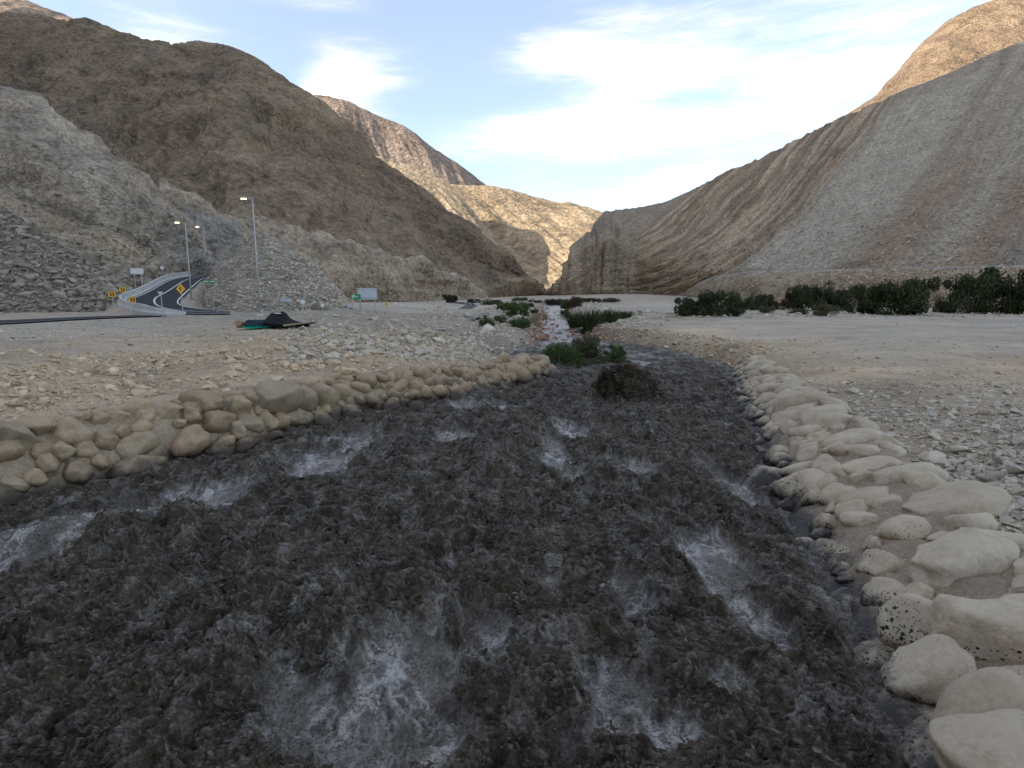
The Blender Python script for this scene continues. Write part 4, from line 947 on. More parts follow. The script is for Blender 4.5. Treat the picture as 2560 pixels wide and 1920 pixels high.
# hand-set larger rocks seen on the left bank and behind the right wall (px, py of base, width px, kind)
for px, py, w, kind in [(215, 940, 62, 'tan'), (205, 905, 42, 'tan'), (140, 900, 40, 'tan'), (12, 935, 26, 'tan'), (820, 872, 40, 'tan'), (850, 880, 44, 'tan'), (832, 915, 44, 'tan'), (868, 937, 56, 'tan'), (900, 958, 50, 'tan'), (800, 905, 24, 'tan'), (858, 900, 26, 'tan'), (880, 905, 24, 'tan'),
                        (735, 852, 30, 'tan'), (690, 955, 60, 'tan'), (660, 925, 44, 'tan'), (960, 862, 24, 'grey'), (985, 805, 30, 'grey'), (920, 783, 26, 'tan'), (932, 800, 30, 'tan'), (1040, 905, 30, 'grey'), (1210, 912, 46, 'grey'), (1260, 900, 40, 'tan'), (560, 985, 34, 'tan'), (545, 955, 22, 'tan'), (470, 950, 18, 'tan'), (385, 985, 34, 'tan'), (330, 960, 28, 'tan'),
                        (2335, 1155, 72, 'grey'), (2345, 1095, 58, 'grey'), (2230, 1095, 44, 'grey'), (2285, 1100, 34, 'grey'), (2085, 1030, 46, 'grey'), (2185, 1050, 50, 'grey'), (2235, 1020, 26, 'grey'), (2380, 1040, 26, 'grey'), (2540, 1110, 40, 'grey'), (2500, 1140, 40, 'grey'), (2480, 1190, 40, 'grey'), (2540, 1180, 46, 'grey'), (2430, 1225, 60, 'grey'), (2535, 1240, 44, 'grey'), (2360, 1210, 38, 'grey'), (2130, 985, 30, 'grey'), (2060, 1000, 30, 'grey')]:
    p = hit(px, py); ST.append(('hand_' + ('left' if px < 1280 else 'gravel'), kind, p[0], p[1], p[2], w * p[1] / FPX * .9, 2))
SZ = np.array([s[5] / max(s[3], 1) * (3 if s[6] == 2 else 1) for s in ST])
order = np.argsort(-SZ); single = set(order[:300].tolist())
var = np.arange(len(ST)) % len(SHARDS)
SM = {}
LAB = {'left': ('tan broken stone lying loose on the sandy bank above the brown stone embankment', 'loose stones on the sandy left bank'),
       'bank': ('grey broken stone on the rubble bank sloping down to the stream', 'loose stones on the rubble bank'),
       'gravel': ('loose pale grey stone on the gravel behind the pale boulder embankment', 'loose stones on the gravel behind the wall'),
       'terrace': ('small stone lying on the flat grey terrace', 'stones on the terrace'), 'stream': ('reddish stained stone in the shallow pale stream', 'red stones in the stream'),
       'talus': ('dark grey slab of rock on the talus beside the ramp road', 'slabs on the dark talus'), 'heap': ('pale grey block on the rubble heap beside the ramp road', 'blocks on the rubble heap'),
       'scarp': ('tan block on the stony scarp behind the trees', 'blocks on the scarp'), 'scree': ('grey block on the scree slope above the terrace', 'blocks on the scree'),
       'slope': ('dark rock block on the cut slope above the talus', 'blocks on the rock slope'), 'bench': ('tan block on the pale rock bench below the brown hill', 'blocks on the rock bench')}
bulk = {}
for i, (zn, kind, x, y, z, s, fl) in enumerate(ST):
    zn = zn.replace('hand_', ''); rz = random.uniform(0, 6.283); rx = random.gauss(0, .25); ry = random.gauss(0, .25)
    sc = np.array((s * .5 * random.uniform(.85, 1.3), s * .5 * random.uniform(.65, 1.0), s * .5 * random.uniform(.38, .7)))
    zc = z + sc[2] * random.uniform(.15, .6)
    if i in single:
        key = (int(var[i]), kind)
        if key not in SM:
            V, F = SHARDS[var[i]]
            bm = bmesh.new(); vs = [bm.verts.new(v) for v in V]; [bm.faces.new([vs[k] for k in f]) for f in F]
            bmesh.ops.dissolve_limit(bm, angle_limit=.25, verts=bm.verts[:], edges=bm.edges[:])
            bmesh.ops.bevel(bm, geom=bm.edges[:], offset=.09, segments=2, affect='EDGES', profile=.6)
            SM[key] = bm_mesh('loose_stone', bm, m_st[kind])
            for p in SM[key].polygons: p.use_smooth = True
        o = obj('loose_stone', SM[key], None, (x, y, zc), (rx, ry, rz), sc.tolist()); big = 'large ' if s > .42 else 'small ' if s < .2 else 'middle-sized '; tag(o, big + LAB[zn][0], 'stone', big + LAB[zn][1])
    else:
        bulk.setdefault((zn, kind), []).append((int(var[i]), x, y, zc, sc, rx, ry, rz))
def bulk_mesh(name, items, mat):
    Vs, Fs, Rn = [], [], []; base = 0
    for v, x, y, z, sc, rx, ry, rz in items:
        V, F = SHARDS[v]; c, s_ = math.cos(rz), math.sin(rz)
        W = V * sc; W = np.stack([W[:, 0], W[:, 1] - W[:, 2] * rx, W[:, 2] + W[:, 1] * rx + W[:, 0] * ry], 1)
        W = np.stack([W[:, 0] * c - W[:, 1] * s_ + x, W[:, 0] * s_ + W[:, 1] * c + y, W[:, 2] + z], 1)
        Vs.append(W); Fs.append(F + base); Rn.append(np.full(len(V), random.random())); base += len(V)
    return mesh_np(name, np.concatenate(Vs), np.concatenate(Fs), mat, False, {'var': np.concatenate(Rn)})
BL = {'left': 'tan rubble strewn over the sandy bank', 'bank': 'rubble covering the bank beside the stream', 'gravel': 'broken grey gravel spread behind the pale boulder wall', 'terrace': 'scattered pebbles on the flat terrace', 'stream': 'reddish stones in the shallow stream bed',
      'talus': 'dark broken rock of the talus slope', 'heap': 'broken rock covering the heap beside the road', 'scarp': 'stones of the terrace scarp behind the trees', 'scree': 'stones strewn over the grey scree slope', 'slope': 'rock fragments on the cut slope', 'bench': 'rock fragments on the pale benches'}
for (zn, kind), items in bulk.items():
    tag(obj('rubble', bulk_mesh('rubble', items, m_st[kind])), BL[zn] + ('' if kind not in ('tan', 'grey') else ', ' + kind + ' pieces'), 'rubble', kind='stuff')

# ------------------------------------------------------------------ roads
m_asph = mat_plain('asphalt', (.024, .0225, .021), .95, .15, 1.5); m_line = mat_plain('road_paint', (.72, .70, .66), .7, .1, 3)
m_conc = mat_plain('concrete', (.56, .54, .50), .9, .12, .8); m_galv = mat_plain('galvanised_steel', (.40, .41, .42), .5, .08, 3, .35)
m_panelback = mat_plain('sign_back', (.50, .56, .60), .5, .06, 2, .2); m_white = mat_plain('sign_white', (.72, .74, .72), .5, .05)
m_yel = mat_plain('sign_yellow', (.80, .43, .045), .5, .05); m_blk = mat_plain('sign_black', (.02, .02, .02), .6, .05); m_grn = mat_plain('sign_green', (.02, .26, .13), .5, .05)
def strip(L, R, t0, t1, dz, mat, name, parent=None, i0=0, i1=None, n=2):
    L = L[i0:i1]; R = R[i0:i1]; ts = np.linspace(t0, t1, n)
    V = np.stack([L * (1 - t) + R * t for t in ts], 1); V[..., 2] += dz
    return obj(name, mesh_np(name, V.reshape(-1, 3), grid_faces(len(L), n)[:, ::-1], mat, True), parent)
for i, (L, R) in enumerate(ROADS):
    road = tag(strip(L, R, 0, 1, .02, m_asph, 'road', None, n=7), kind='structure')
    w = np.linalg.norm(L - R, axis=1).mean(); lw = .17 / w if i < 2 else .22 / w
    for t in ((.07, .5, .95) if i == 0 else (.06, .94) if i == 1 else (.08, .5, .92)):
        strip(L, R, t - lw / 2, t + lw / 2, .035 if i < 2 else .08, m_line, 'painted_line', road)
def barrier():
    L, R = ROADS[0]; i0, i1 = 8, 78; A = L[i0:i1]; B = R[i0:i1]
    out = A - B; out[:, 2] = 0; out /= np.linalg.norm(out, axis=1, keepdims=True)
    for _ in range(6): out[1:-1] = (out[:-2] + 2 * out[1:-1] + out[2:]) / 4
    prof = [(-.05, -.6), (-.05, .08), (.10, .30), (.16, .86), (.40, .86), (.46, .3), (.62, .05), (.64, -2.2)]
    base = A[len(A) // 2].copy()
    root = thing('concrete_barrier', 'curved white concrete barrier along the outer edge of the ramp road', 'road barrier', base)
    n = len(A); seg = 8
    for s in range(0, n - 1, seg):
        e = min(s + seg, n - 1); V = []
        for i in range(s, e + 1):
            for o, h in prof: V.append(A[i] + out[i] * o + np.array((0, 0, h * (min(1, .25 + i / 14) if h > 0 else 1))) - base + ((A[i + 1] - A[i]) * .03 if i == s and i + 1 < n else 0))
        V = np.array(V); F = grid_faces(e - s + 1, len(prof))
        obj('barrier_section', mesh_np('barrier_section', V, F, m_conc, False), root)
barrier()

# ------------------------------------------------------------------ signs and lamps
def post(bm_h, r=.045): 
    bm = bmesh.new(); add_tube(bm, (0, 0, -.6), (0, 0, bm_h), r, r, 8); return bm
def sign(name, label, base, d, panel, top, size, mat, face=None, posts=(0,), postlen=None, yaw=0, group=None, cat='road sign', braces=False):
    """base = (px, py) of the post foot, top = py of panel centre, size in metres (w, h); panel: rect, diamond, triangle, disc"""
    p = PD(base[0], base[1], d); zc = PD(base[0], top, d)[2] - p[2]
    root = thing(name, label, cat, p, yaw, group); w, h = size
    for q in posts:
        o = obj('post', bm_mesh('post', post(zc + h * .42 if panel == 'rect' else zc + h * .2, .06 if w > 1.5 else .045), m_galv), root); o.location = (q, .04, 0)
    if panel == 'rect': pts = [(-w / 2, zc - h / 2), (w / 2, zc - h / 2), (w / 2, zc + h / 2), (-w / 2, zc + h / 2)]
    elif panel == 'diamond': pts = [(0, zc - h / 2), (w / 2, zc), (0, zc + h / 2), (-w / 2, zc)]
    elif panel == 'triangle': pts = [(0, zc - h / 2), (w / 2, zc + h / 2), (-w / 2, zc + h / 2)]
    else: pts = [(math.cos(a) * w / 2, zc + math.sin(a) * h / 2) for a in np.linspace(0, 2 * math.pi, 25)[:-1]]
    bm = bmesh.new(); add_poly(bm, pts, -.05, -.02); pan = obj('panel', bm_mesh('panel', bm, mat), root)
    if braces:
        bm = bmesh.new()
        for zz in (zc + h * .36, zc - h * .36): add_box(bm, (0, -.075, zz), (w * .98, .04, .07))
        obj('brace', bm_mesh('brace', bm, m_galv), root)
    if face: face(root, w, h, zc)
    return root
def chev_face(root, w, h, zc):
    for x0 in (-w * .30, w * .06):
        bm = bmesh.new(); a = w * .17; q = h * .36
        add_poly(bm, [(x0, zc + q), (x0 + a, zc + q), (x0 + a + w * .15, zc), (x0 + a, zc - q), (x0, zc - q), (x0 + w * .15, zc)], -.056, -.0505)
        obj('chevron', bm_mesh('chevron', bm, m_blk), root)
def merge_face(root, w, h, zc):
    bm = bmesh.new(); k = h
    add_poly(bm, [(-.03 * k, zc - .24 * k), (.045 * k, zc - .24 * k), (.045 * k, zc + .26 * k), (-.03 * k, zc + .26 * k)], -.056, -.0505)
    add_poly(bm, [(-.031 * k, zc - .02 * k), (-.031 * k, zc - .10 * k), (-.17 * k, zc + .10 * k), (-.12 * k, zc + .14 * k)], -.056, -.0505)
    obj('merge_arrow', bm_mesh('merge_arrow', bm, m_blk), root)
def text_face(root, w, h, zc):
    for i, (x0, x1, z) in enumerate([(-.4, -.05, .24), (-.4, .22, .02), (-.4, -.18, -.22)] if h > .5 else [(-.42, -.05, 0), (.05, .42, 0)]):
        bm = bmesh.new(); add_box(bm, ((x0 + x1) / 2 * w, -.053, zc + z * h), ((x1 - x0) * w, .006, h * (.12 if h > .5 else .3))); obj('lettering', bm_mesh('lettering', bm, m_white), root)
sign('chevron_sign', 'yellow and black chevron sign standing against the outer face of the concrete barrier', (334, 778), 66, 'rect', 749, (.78, .62), m_yel, chev_face)
sign('chevron_sign', 'yellow and black chevron sign low on the talus, farther from the barrier corner', (282, 757), 70, 'rect', 735.5, (.82, .66), m_yel, chev_face)
sign('chevron_sign', 'yellow and black chevron sign on the talus just above the barrier corner', (309, 745), 76, 'rect', 724.5, (.84, .66), m_yel, chev_face)
sign('warning_sign', 'yellow diamond warning sign with black merging arrow on a grey post', (458, 793), 56, 'diamond', 722, (.86, .98), m_yel, merge_face)
sign('yield_sign', 'grey back of a triangular yield sign in front of the barrier', (406, 783), 60, 'triangle', 735, (.60, .50), m_panelback)
sign('direction_sign', 'blank pale rectangular sign on two posts at the foot of the rock slope', (346, 713), 84, 'rect', 678, (1.85, .80), m_white, None, (-.45, .5))
sign('warning_sign', 'small pale diamond sign at the end of the ramp barrier', (408, 697), 100, 'diamond', 669.5, (.85, .85), m_white)
sign('street_sign', 'long narrow green name sign on two posts beside the ramp road', (526, 741), 80, 'rect', 703.5, (2.0, .30), m_grn, text_face, (-.65, .65))
sign('road_sign', 'small grey rectangular sign back on two posts in front of the rubble heap', (717, 773), 69, 'rect', 750, (1.30, .50), m_panelback, None, (-.45, .45), braces=True)
sign('warning_sign', 'pale diamond sign in front of the rubble heap, next to the grey rectangular sign', (759, 783), 66, 'diamond', 755, (.62, .62), m_white)
sign('warning_sign', 'pale diamond sign beside the dark boulder at the end of the rubble heap', (807, 783), 66, 'diamond', 763.5, (.54, .54), m_white)
sign('direction_sign', 'green direction sign with white lettering beside the large grey board', (891, 780), 72, 'rect', 742, (1.2, .66), m_grn, text_face, (-.4, .45))
sign('sign_board', 'large blue grey board on two tall white posts, seen from behind', (920, 780), 74, 'rect', 734.5, (2.4, 1.40), m_panelback, None, (-.9, .88), braces=True)
sign('road_sign', 'low grey sign under the green direction sign', (877, 780), 76, 'rect', 764, (.85, .42), m_panelback, None, (-.3, .3))
sign('warning_sign', 'small yellow diamond sign on the pale flat beyond the large board', (967, 774), 92, 'diamond', 760.5, (.62, .62), m_yel, merge_face)
sign('speed_sign', 'small round sign on a post beyond the small yellow diamond', (989, 775), 95, 'disc', 759, (.42, .42), m_white)
sign('speed_sign', 'small round sign low on the pale flat near the far road bend', (1007, 774), 100, 'disc', 763, (.40, .40), m_white)
def box_post():
    p = PD(545, 784, 62); root = thing('utility_box', 'small dark grey box on a short double post beside the road', 'utility box', p); s = 62 / FPX
    for q in (-.1, .12): o = obj('post', bm_mesh('post', post(.7, .03), m_galv), root); o.location = (q, 0, 0)
    bm = bmesh.new(); add_box(bm, (-.05, 0, .98), (.36, .25, .58)); bmesh.ops.bevel(bm, geom=bm.edges[:], offset=.02, segments=1, affect='EDGES'); obj('box', bm_mesh('box', bm, mat_plain('box_grey', (.10, .11, .12), .5)), root)
box_post()
m_lit = mat_emit('lamp_light', (1.0, .80, .35), 4.0)
def lamp(label, base, top, d, armpx):
    p = PD(*base, d); h = PD(base[0], top, d)[2] - p[2]
    root = thing('street_lamp', label, 'street lamp', p, 0, 'street lamps along the ramp')
    bm = bmesh.new(); add_tube(bm, (0, 0, -.5), (0, 0, h), .11, .06, 12); obj('pole', bm_mesh('pole', bm, m_galv, True), root)
    a = armpx * d / FPX
    bm = bmesh.new(); add_tube(bm, (0, 0, h - .05), (-a * .8, 0, h + .02), .045, .035, 8); obj('arm', bm_mesh('arm', bm, m_galv, True), root)
    bm = bmesh.new(); add_box(bm, (-a, 0, h + .0), (.62, .28, .14)); bmesh.ops.bevel(bm, geom=bm.edges[:], offset=.05, segments=2, affect='EDGES')
    hd = obj('lamp_head', bm_mesh('lamp_head', bm, m_galv, True), root)
    bm = bmesh.new(); add_box(bm, (-a - .05, -.02, h - .085), (.46, .22, .06)); obj('light', bm_mesh('light', bm, m_lit), hd)
    bm = bmesh.new(); add_box(bm, (0, 0, -.1), (.5, .5, .3)); obj('footing', bm_mesh('footing', bm, m_conc), root)
lamp('tall lit street lamp standing before the rubble heap near the tarp shelter', (649.5, 785), 495, 60, 20)
lamp('tall lit street lamp on the inner side of the ramp bend', (479, 753), 555, 77, 19)
lamp('tall lit street lamp at the top of the ramp by the rock cut', (518.5, 697), 566, 108, 14)

# ------------------------------------------------------------------ tarp shelter
def shelter():
    p = hit(686, 823); d = p[1]; s = d / FPX; p = p + np.array((0, -.2, .14))
    root = thing('tarp_shelter', 'collapsed black tarp shelter over blue and green sheets on the bank', 'shelter', p)
    c_b = mat_plain('tarp_black', (.006, .006, .007), .95, .3, 6, bump=.05); c_n = mat_plain('tarp_navy', (.010, .017, .032), .95, .3, 6, bump=.05)
    c_g = mat_plain('tarp_green', (.0, .34, .21), .6, .2, 6, bump=.05); c_c = mat_plain('cardboard', (.30, .19, .11), .9, .15, 5); c_p = mat_plain('plank', (.36, .26, .17), .9, .2, 8)
    def sheet(name, pts, mat, depth, par=root, n=14):     # pts: outline in px relative to (686, 823), lofted back by depth
        bot, top = pts; us = np.linspace(0, 1, n * 2); V = []
        bx = np.interp(us, np.linspace(0, 1, len(bot)), [q[0] for q in bot]); bz = np.interp(us, np.linspace(0, 1, len(bot)), [q[1] for q in bot])
        tx = np.interp(us, np.linspace(0, 1, len(top)), [q[0] for q in top]); tz = np.interp(us, np.linspace(0, 1, len(top)), [q[1] for q in top])
        vs = np.linspace(0, 1, n)
        for v in vs:
            x = (bx * (1 - v) + tx * v - 686) * s; z = (823 - (bz * (1 - v) + tz * v)) * s; y = v * depth + fbm2(us * 6, us * 0 + v * 4, 3, 900) * .18 * np.sin(v * math.pi)
            V.append(np.stack([x, y, z + fbm2(us * 7, us * 0 + v * 5, 2, 910) * .05], 1))
        for v in (1.35, 1.8):                            # falls away behind
            V.append(np.stack([(tx - 686) * s, np.full(len(us), depth * v), (823 - tz) * s * max(0, 1.8 - v) - .1], 1))
        V = np.stack(V, 1); return obj(name, mesh_np(name, V.reshape(-1, 3), grid_faces(len(us), V.shape[1]), mat, True), par)
    sheet('black_cover', ([(652, 811), (690, 817), (760, 817)], [(655, 806), (662, 792), (667, 789), (680, 787.5), (698, 786), (703, 790), (714, 802), (733, 812), (757, 815)]), c_b, 1.2)
    sheet('navy_sheet', ([(606, 819), (640, 819), (690, 822), (735, 820)], [(609, 806), (640, 806.5), (665, 808), (735, 815)]), c_n, .9)
    sheet('green_sheet', ([(607, 824), (622, 828), (645, 826), (672, 824)], [(612, 816), (630, 816), (655, 818), (674, 822)]), c_g, .35)
    sheet('cardboard', ([(588, 812), (594, 820), (606, 819)], [(587, 808), (597, 807), (607, 809)]), c_c, .3, n=6)
    bm = bmesh.new(); add_tube(bm, ((715 - 686) * s, -.25, .10), ((793 - 686) * s, .15, .36), .07, .03, 8); obj('plank', bm_mesh('plank', bm, c_p), root)
    bm = bmesh.new(); add_tube(bm, ((720 - 686) * s, -.22, .02), ((790 - 686) * s, .12, .28), .06, .04, 8); obj('dark_edge', bm_mesh('dark_edge', bm, c_b), root)
    bm = bmesh.new(); bmesh.ops.create_uvsphere(bm, u_segments=12, v_segments=6, radius=1, matrix=Matrix.Translation(((684 - 686) * s, .98, (823 - 790.5) * s)) @ Matrix.Diagonal((.28, .10, .045, 1))); obj('cream_patch', bm_mesh('cream_patch', bm, m_white, True), root)
shelter()
m_sheet = mat_plain('black_plastic', (.02, .02, .022), .5, .3, 3, bump=.05)
def bank_sheet(label, quad):
    n = 12; a, b, c, d = [np.array(hit(*q)) for q in quad]; V = []
    for i in range(n):
        for j in range(6):
            u, v = i / (n - 1), j / 5; q = (a * (1 - u) + b * u) * (1 - v) + (d * (1 - u) + c * u) * v
            V.append((q[0], q[1], G(q[0], q[1]) + .16 + .12 * math.sin(i * 1.3 + j)))
    V = np.array(V); o0 = V.mean(0)
    F = grid_faces(n, 6)[:, ::-1]; me = mesh_np('black_plastic_sheet', V - o0, F, m_sheet, True); o = obj('black_plastic_sheet', me, None, o0); tag(o, label, 'plastic sheet')
    md = o.modifiers.new('thickness', 'SOLIDIFY'); md.thickness = .05
bank_sheet('long crumpled black plastic sheet on the stream bank near the round bushes', [(1176, 800), (1222, 785), (1223, 790), (1184, 803)])
bank_sheet('short black plastic sheet on the bank below the far road bend', [(1237, 767), (1254, 766), (1260, 774), (1247, 776)])

# ------------------------------------------------------------------ plants
def crown_mesh(name, mat, seed, n=2600, clumps=16, leaf=.055, flat=.75, droop=0):
    r = np.random.default_rng(seed); C = []
    for i in range(clumps):
        a = r.uniform(0, 6.283); q = math.sqrt(r.random()) * .72; zz = r.uniform(.10, .80) * (1 - .35 * q)
        C.append((math.cos(a) * q, math.sin(a) * q, zz, r.uniform(.12, .36)))
    C = np.array(C); k = r.integers(0, clumps, n); d = r.normal(size=(n, 3)); d /= np.linalg.norm(d, axis=1, keepdims=True)
    rad = C[k, 3] * r.uniform(.55, 1.08, n) ; P = C[k, :3] + d * rad[:, None] * np.array((1, 1, flat)); P[:, 2] = np.maximum(P[:, 2], .01 + r.random(n) * .06)
    a = d + r.normal(0, .7, (n, 3)); a /= np.linalg.norm(a, axis=1, keepdims=True); b = np.cross(a, r.normal(size=(n, 3))); b /= np.linalg.norm(b, axis=1, keepdims=True); c = np.cross(a, b)
    s = leaf * r.uniform(.6, 1.4, n)[:, None]
    V = np.stack([P - b * s, P + c * s * .5, P + b * s, P - c * s * .5], 1).reshape(-1, 3); V[:, 2] = np.maximum(V[:, 2], 0)
    var_ = np.clip(r.normal(.45, .25, n) , 0, 1)
    return mesh_np(name, V, np.arange(n * 4).reshape(-1, 4), mat, False, {'var': np.repeat(var_, 4)})
def reed_mesh(name, mat, seed, n=170, spread=.45, plume=.0):
    r = np.random.default_rng(seed); V = []; Va = []
    for i in range(n):
        a = r.uniform(0, 6.283); q = math.sqrt(r.random()) * spread; x, y = math.cos(a) * q * .55, math.sin(a) * q * .55; h = r.uniform(.45, 1.0); lx, ly = math.cos(a) * q * r.uniform(.3, 1.3), math.sin(a) * q * r.uniform(.3, 1.3)
        w = r.uniform(.006, .016); px_, py_ = -math.sin(a + r.normal(0, .6)) * w, math.cos(a + r.normal(0, .6)) * w; v = r.random()
        tip = (x + lx, y + ly, h * (1 - .12 * q)); mid = (x + lx * .3, y + ly * .3, h * .55); ww = 2.2 if r.random() < plume else .5
        V += [(x - px_, y - py_, 0), (x + px_, y + py_, 0), (mid[0] + px_, mid[1] + py_, mid[2]), (mid[0] - px_, mid[1] - py_, mid[2]),
              (mid[0] - px_, mid[1] - py_, mid[2]), (mid[0] + px_, mid[1] + py_, mid[2]), (tip[0] + px_ * ww, tip[1] + py_ * ww, tip[2]), (tip[0] - px_ * ww, tip[1] - py_ * ww, tip[2])]; Va += [v] * 8
    V = np.array(V); return mesh_np(name, V, np.arange(len(V)).reshape(-1, 4), mat, False, {'var': np.array(Va)})
ML = {'dark': mat_leaf('leaf_dark', (.014, .024, .007, 1), (.062, .080, .026, 1)), 'green': mat_leaf('leaf_green', (.028, .055, .012, 1), (.085, .13, .030, 1)),
      'olive': mat_leaf('leaf_olive', (.05, .055, .022, 1), (.13, .125, .055, 1)), 'reed': mat_leaf('reed_green', (.018, .038, .010, 1), (.07, .095, .03, 1)), 'dry': mat_leaf('reed_dry', (.24, .19, .11, 1), (.46, .39, .26, 1)), 'brown': mat_leaf('leaf_brown', (.05, .032, .018, 1), (.10, .07, .035, 1))}
CR = {k: [crown_mesh('crown', ML[k], 1000 + 10 * j + i, 7500, 26, .034) for i in range(3)] for j, k in enumerate(('dark', 'green', 'olive', 'brown'))}
CF = {k: [crown_mesh('crown', ML[k], 1100 + 10 * j + i, 7000, 30, .030, .6) for i in range(2)] for j, k in enumerate(('green', 'olive'))}
RD = {k: [reed_mesh('blades', ML[k], 1200 + 10 * j + i, 420 if k == 'reed' else 190, .55 if k == 'reed' else .3, .0 if k == 'reed' else .35) for i in range(3)] for j, k in enumerate(('reed', 'dry'))}
m_bark = mat_plain('bark', (.11, .085, .06), .95, .3, 8, bump=.03)
def stems_mesh(seed):
    r = random.Random(seed); bm = bmesh.new()
    for i in range(6):
        a = r.uniform(0, 6.28); p0 = Vector((math.cos(a) * .06, math.sin(a) * .06, -.05)); p1 = Vector((math.cos(a) * .22, math.sin(a) * .22, .32)); add_tube(bm, p0, p1, .035, .022, 7)
        p2 = p1 + Vector((math.cos(a + .4) * .22, math.sin(a + .4) * .22, .30)); add_tube(bm, p1, p2, .022, .008, 6)
    return bm_mesh('trunk', bm, m_bark, True)
STM = [stems_mesh(i) for i in range(3)]
cnt = 0
def plant(kind, px, py, wpx, hpx, label, name=None, group=None, cat=None, depth=.85, fine=False, d=None):
    global cnt; cnt += 1
    p = hit(px, py) if d is None else PD(px, py, d); s = p[1] / FPX; w, h = wpx * s / 2 * (1.2 if fine else 1), hpx * s * (1.45 if fine else 1)
    reed = kind in ('reed', 'dry')
    root = thing(name or ('reed_clump' if reed else 'shrub'), label, cat or ('reeds' if reed else 'shrub'), p - np.array((0, 0, .04)), random.uniform(0, 6.28) if not reed else 0, group)
    if reed:
        o = obj('blades', RD[kind][cnt % 3], root); o.scale = (w / .62, w * depth / .62, h)
    else:
        o = obj('crown', (CF if fine and kind in CF else CR)[kind][cnt % (2 if fine and kind in CF else 3)], root); o.scale = (w, w, h / .92)
        t = obj('trunk', STM[cnt % 3], root); t.scale = (w, w, h)
    return root
TG = 'dark trees at the foot of the right scarp'
for px, py, w, h, lab in [(1735, 789, 95, 56, 'dark green bushy tree at the stream end of the tree row'), (1800, 791, 110, 62, 'dark green bushy tree second from the stream end of the tree row'), (1848, 786, 60, 48, 'dark green tree on the inner side of the wide low tree mass'),
                          (1880, 776, 34, 38, 'small dark tree beside the wide low tree mass'), (1912, 774, 48, 38, 'small rounded dark tree beside the dry white patch'), (2005, 775, 80, 68, 'dark tree with an upright top next to the dry white patch'),
                          (2085, 777, 88, 66, 'dark tree with a rounded twin top in the middle of the tree row'), (2157, 785, 78, 72, 'dark tree squeezed beside the broad tree'), (2262, 788, 150, 98, 'broad dark tree, the widest of the row below the scarp'),
                          (2353, 781, 44, 36, 'low dark bush in the gap between the broad tree and the tallest trees'), (2425, 784, 118, 94, 'dark spreading tree beside the tallest tree'), (2535, 785, 150, 124, 'tallest dark green tree of the row below the scarp'), (2680, 788, 150, 120, 'dark tree beyond the tallest tree of the row')]:
    plant('dark', px, py, w * 1.22, h * 1.22, lab, 'tree', TG, 'tree')
for kind, px, py, w, h, lab in [('olive', 2063, 790, 58, 28, 'olive green low bush in front of the dark trees'), ('olive', 1995, 786, 46, 14, 'flat olive bush on the pale stones before the trees'), ('olive', 1915, 783, 40, 16, 'small olive bush by the dry white patch'), ('brown', 1955, 775, 46, 22, 'leafless brownish bush between two dark trees'),
                                ('dark', 975, 749, 18, 25, 'narrow dark shrub at the foot of the pale bench'), ('dark', 1012, 751, 44, 37, 'largest dark shrub at the foot of the pale bench'), ('dark', 1047, 745, 30, 20, 'small dark shrub right beside the largest one below the bench'), ('dark', 1124, 757, 38, 22, 'dark rounded shrub next to the far road bend'),
                                ('olive', 1219, 818, 42, 22, 'round olive shrub near the long black plastic sheet'), ('olive', 1252, 810, 38, 20, 'dull shrub between the round olive shrub and the bright green one'), ('green', 1292, 795, 62, 34, 'bright green rounded shrub on the far side of the stream bed'), ('green', 1262, 776, 46, 20, 'green shrub on the bank by the short black sheet'),
                                ('olive', 1228, 762, 56, 12, 'flat olive shrub beyond the far road bend'), ('green', 1298, 818, 62, 18, 'low green ground shrub beside the pale reeds'), ('dark', 1333, 785, 26, 14, 'small dark shrub upstream of the pale reeds'), ('dark', 1320, 768, 36, 10, 'small dark bush on the white gravel far upstream'),
                                ('dark', 1390, 765, 60, 18, 'dark shrub at the foot of the cliff by the stream'), ('green', 1425, 772, 60, 22, 'green shrub at the stream edge below the cliff'), ('brown', 1440, 768, 40, 22, 'brownish shrub among the green ones below the cliff'), ('dark', 1470, 757, 70, 12, 'low dark shrub strip along the cliff foot'), ('olive', 1530, 756, 50, 10, 'low olive shrub on the terrace side of the cliff foot strip'), ('dark', 1185, 757, 40, 9, 'flat dark shrub just beyond the far road bend'), ('olive', 1300, 752, 44, 8, 'thin olive shrub line at the end of the brown hill'), ('dark', 1340, 757, 40, 8, 'tiny dark bush on the far white gravel'), ('olive', 1414, 797, 26, 22, 'olive shrub at the narrow end of the stream')]:
    plant(kind, px, py, w * 1.18, h * 1.3, lab)
plant('reed', 1440, 822, 62, 44, 'dark green reed clump leaning over the stream'); plant('reed', 1478, 826, 74, 58, 'tallest dark green reed clump beside the stream'); plant('reed', 1520, 808, 70, 36, 'green reed clump on the terrace side of the tallest one'); plant('reed', 1558, 797, 60, 22, 'low green reed clump at the terrace end of the reeds')
plant('green', 1462, 834, 50, 18, 'bright green low shrub at the foot of the tallest reeds')
plant('dry', 1338, 815, 50, 34, 'pale dry reed clump upstream of the gravel spit'); plant('dry', 1362, 808, 34, 30, 'pale feathery reed clump at the stream edge'); plant('olive', 1312, 812, 40, 22, 'olive shrub behind the pale dry reeds')
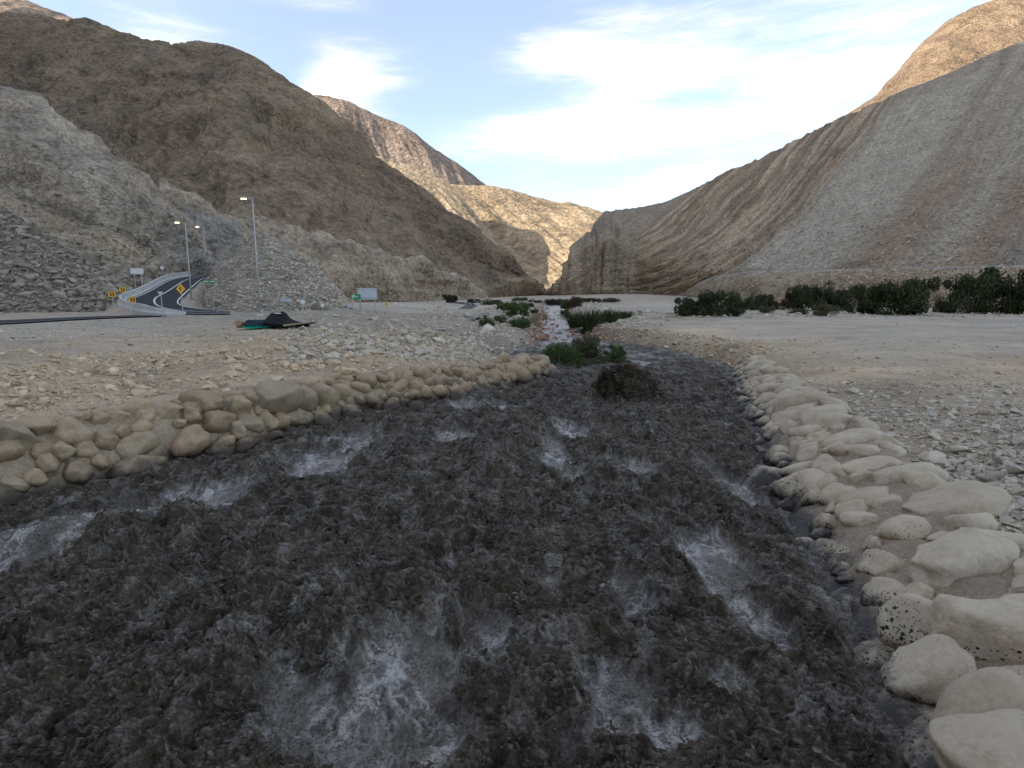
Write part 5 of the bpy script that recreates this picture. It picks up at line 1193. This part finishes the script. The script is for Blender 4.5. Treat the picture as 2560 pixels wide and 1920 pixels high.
# the green island in the river
plant('green', 1398, 921, 96, 52, 'bright green leafy shrub on the island, next to the end of the brown wall', fine=True, d=33.6); plant('green', 1440, 925, 90, 36, 'low green shrub at the muddy front of the island', fine=True, d=33.0)
plant('olive', 1462, 905, 82, 58, 'round olive green bush in the middle of the island', fine=True, d=35.4); plant('green', 1530, 915, 84, 46, 'bright green shrub at the far right tip of the island', fine=True, d=34.2); plant('olive', 1490, 925, 70, 26, 'dull low bush at the front of the island', fine=True, d=33.2); plant('olive', 1556, 922, 44, 26, 'thin olive bush at the wave side tip of the island', fine=True, d=33.6)
for px, py, w, h, lab in [(1372, 916, 26, 62, 'tall dry straw coloured reeds at the wall end of the island'), (1445, 893, 44, 62, 'dry straw reeds behind the round olive bush'), (1545, 898, 26, 52, 'dry straw reeds behind the bright green shrub'), (1412, 893, 26, 36, 'short dry reeds behind the leafy island shrub'), (1340, 906, 22, 26, 'sparse dry reeds standing in the pool behind the wall end')]:
    plant('dry', px, py, w, h, lab, d=36.5 if py < 900 else 34.6)
# scattered stones of the island's margin
for i, (px, py, w) in enumerate([(1490, 915, 24), (1455, 935, 18), (1545, 927, 22), (1500, 935, 20), (1520, 930, 30), (1420, 938, 14), (1475, 938, 14)]):
    p = PD(px, py, 32.6 - (i % 3) * .3); s = w * p[1] / FPX * .5
    o = obj('river_stone', boulder_mesh('river_stone', mL[i % 3] if i % 2 else m_st['grey'], 700 + i, False), None, p, (0, 0, i * 1.1), (s, s * .8, s * .55)); tag(o, 'rounded stone at the muddy front edge of the green island', 'stone', 'stones at the front of the island')
for px, py, d, w, lab in [(693, 706, 83.0, 44, 'large dark brown boulder half way up the rubble heap'), (800, 774, 76.5, 36, 'dark olive boulder at the low end of the rubble heap')]:
    p = PD(px, py, d); s = w * d / FPX * .55
    tag(obj('boulder', boulder_mesh('boulder', mat_stone('boulder_dark', (.20, .165, .125, 1), (.17, .145, .115, 1)), 720 + w, True, 6, 3.2), None, p, (0, .2, .6), (s, s * .8, s * .8)), lab, 'boulder')
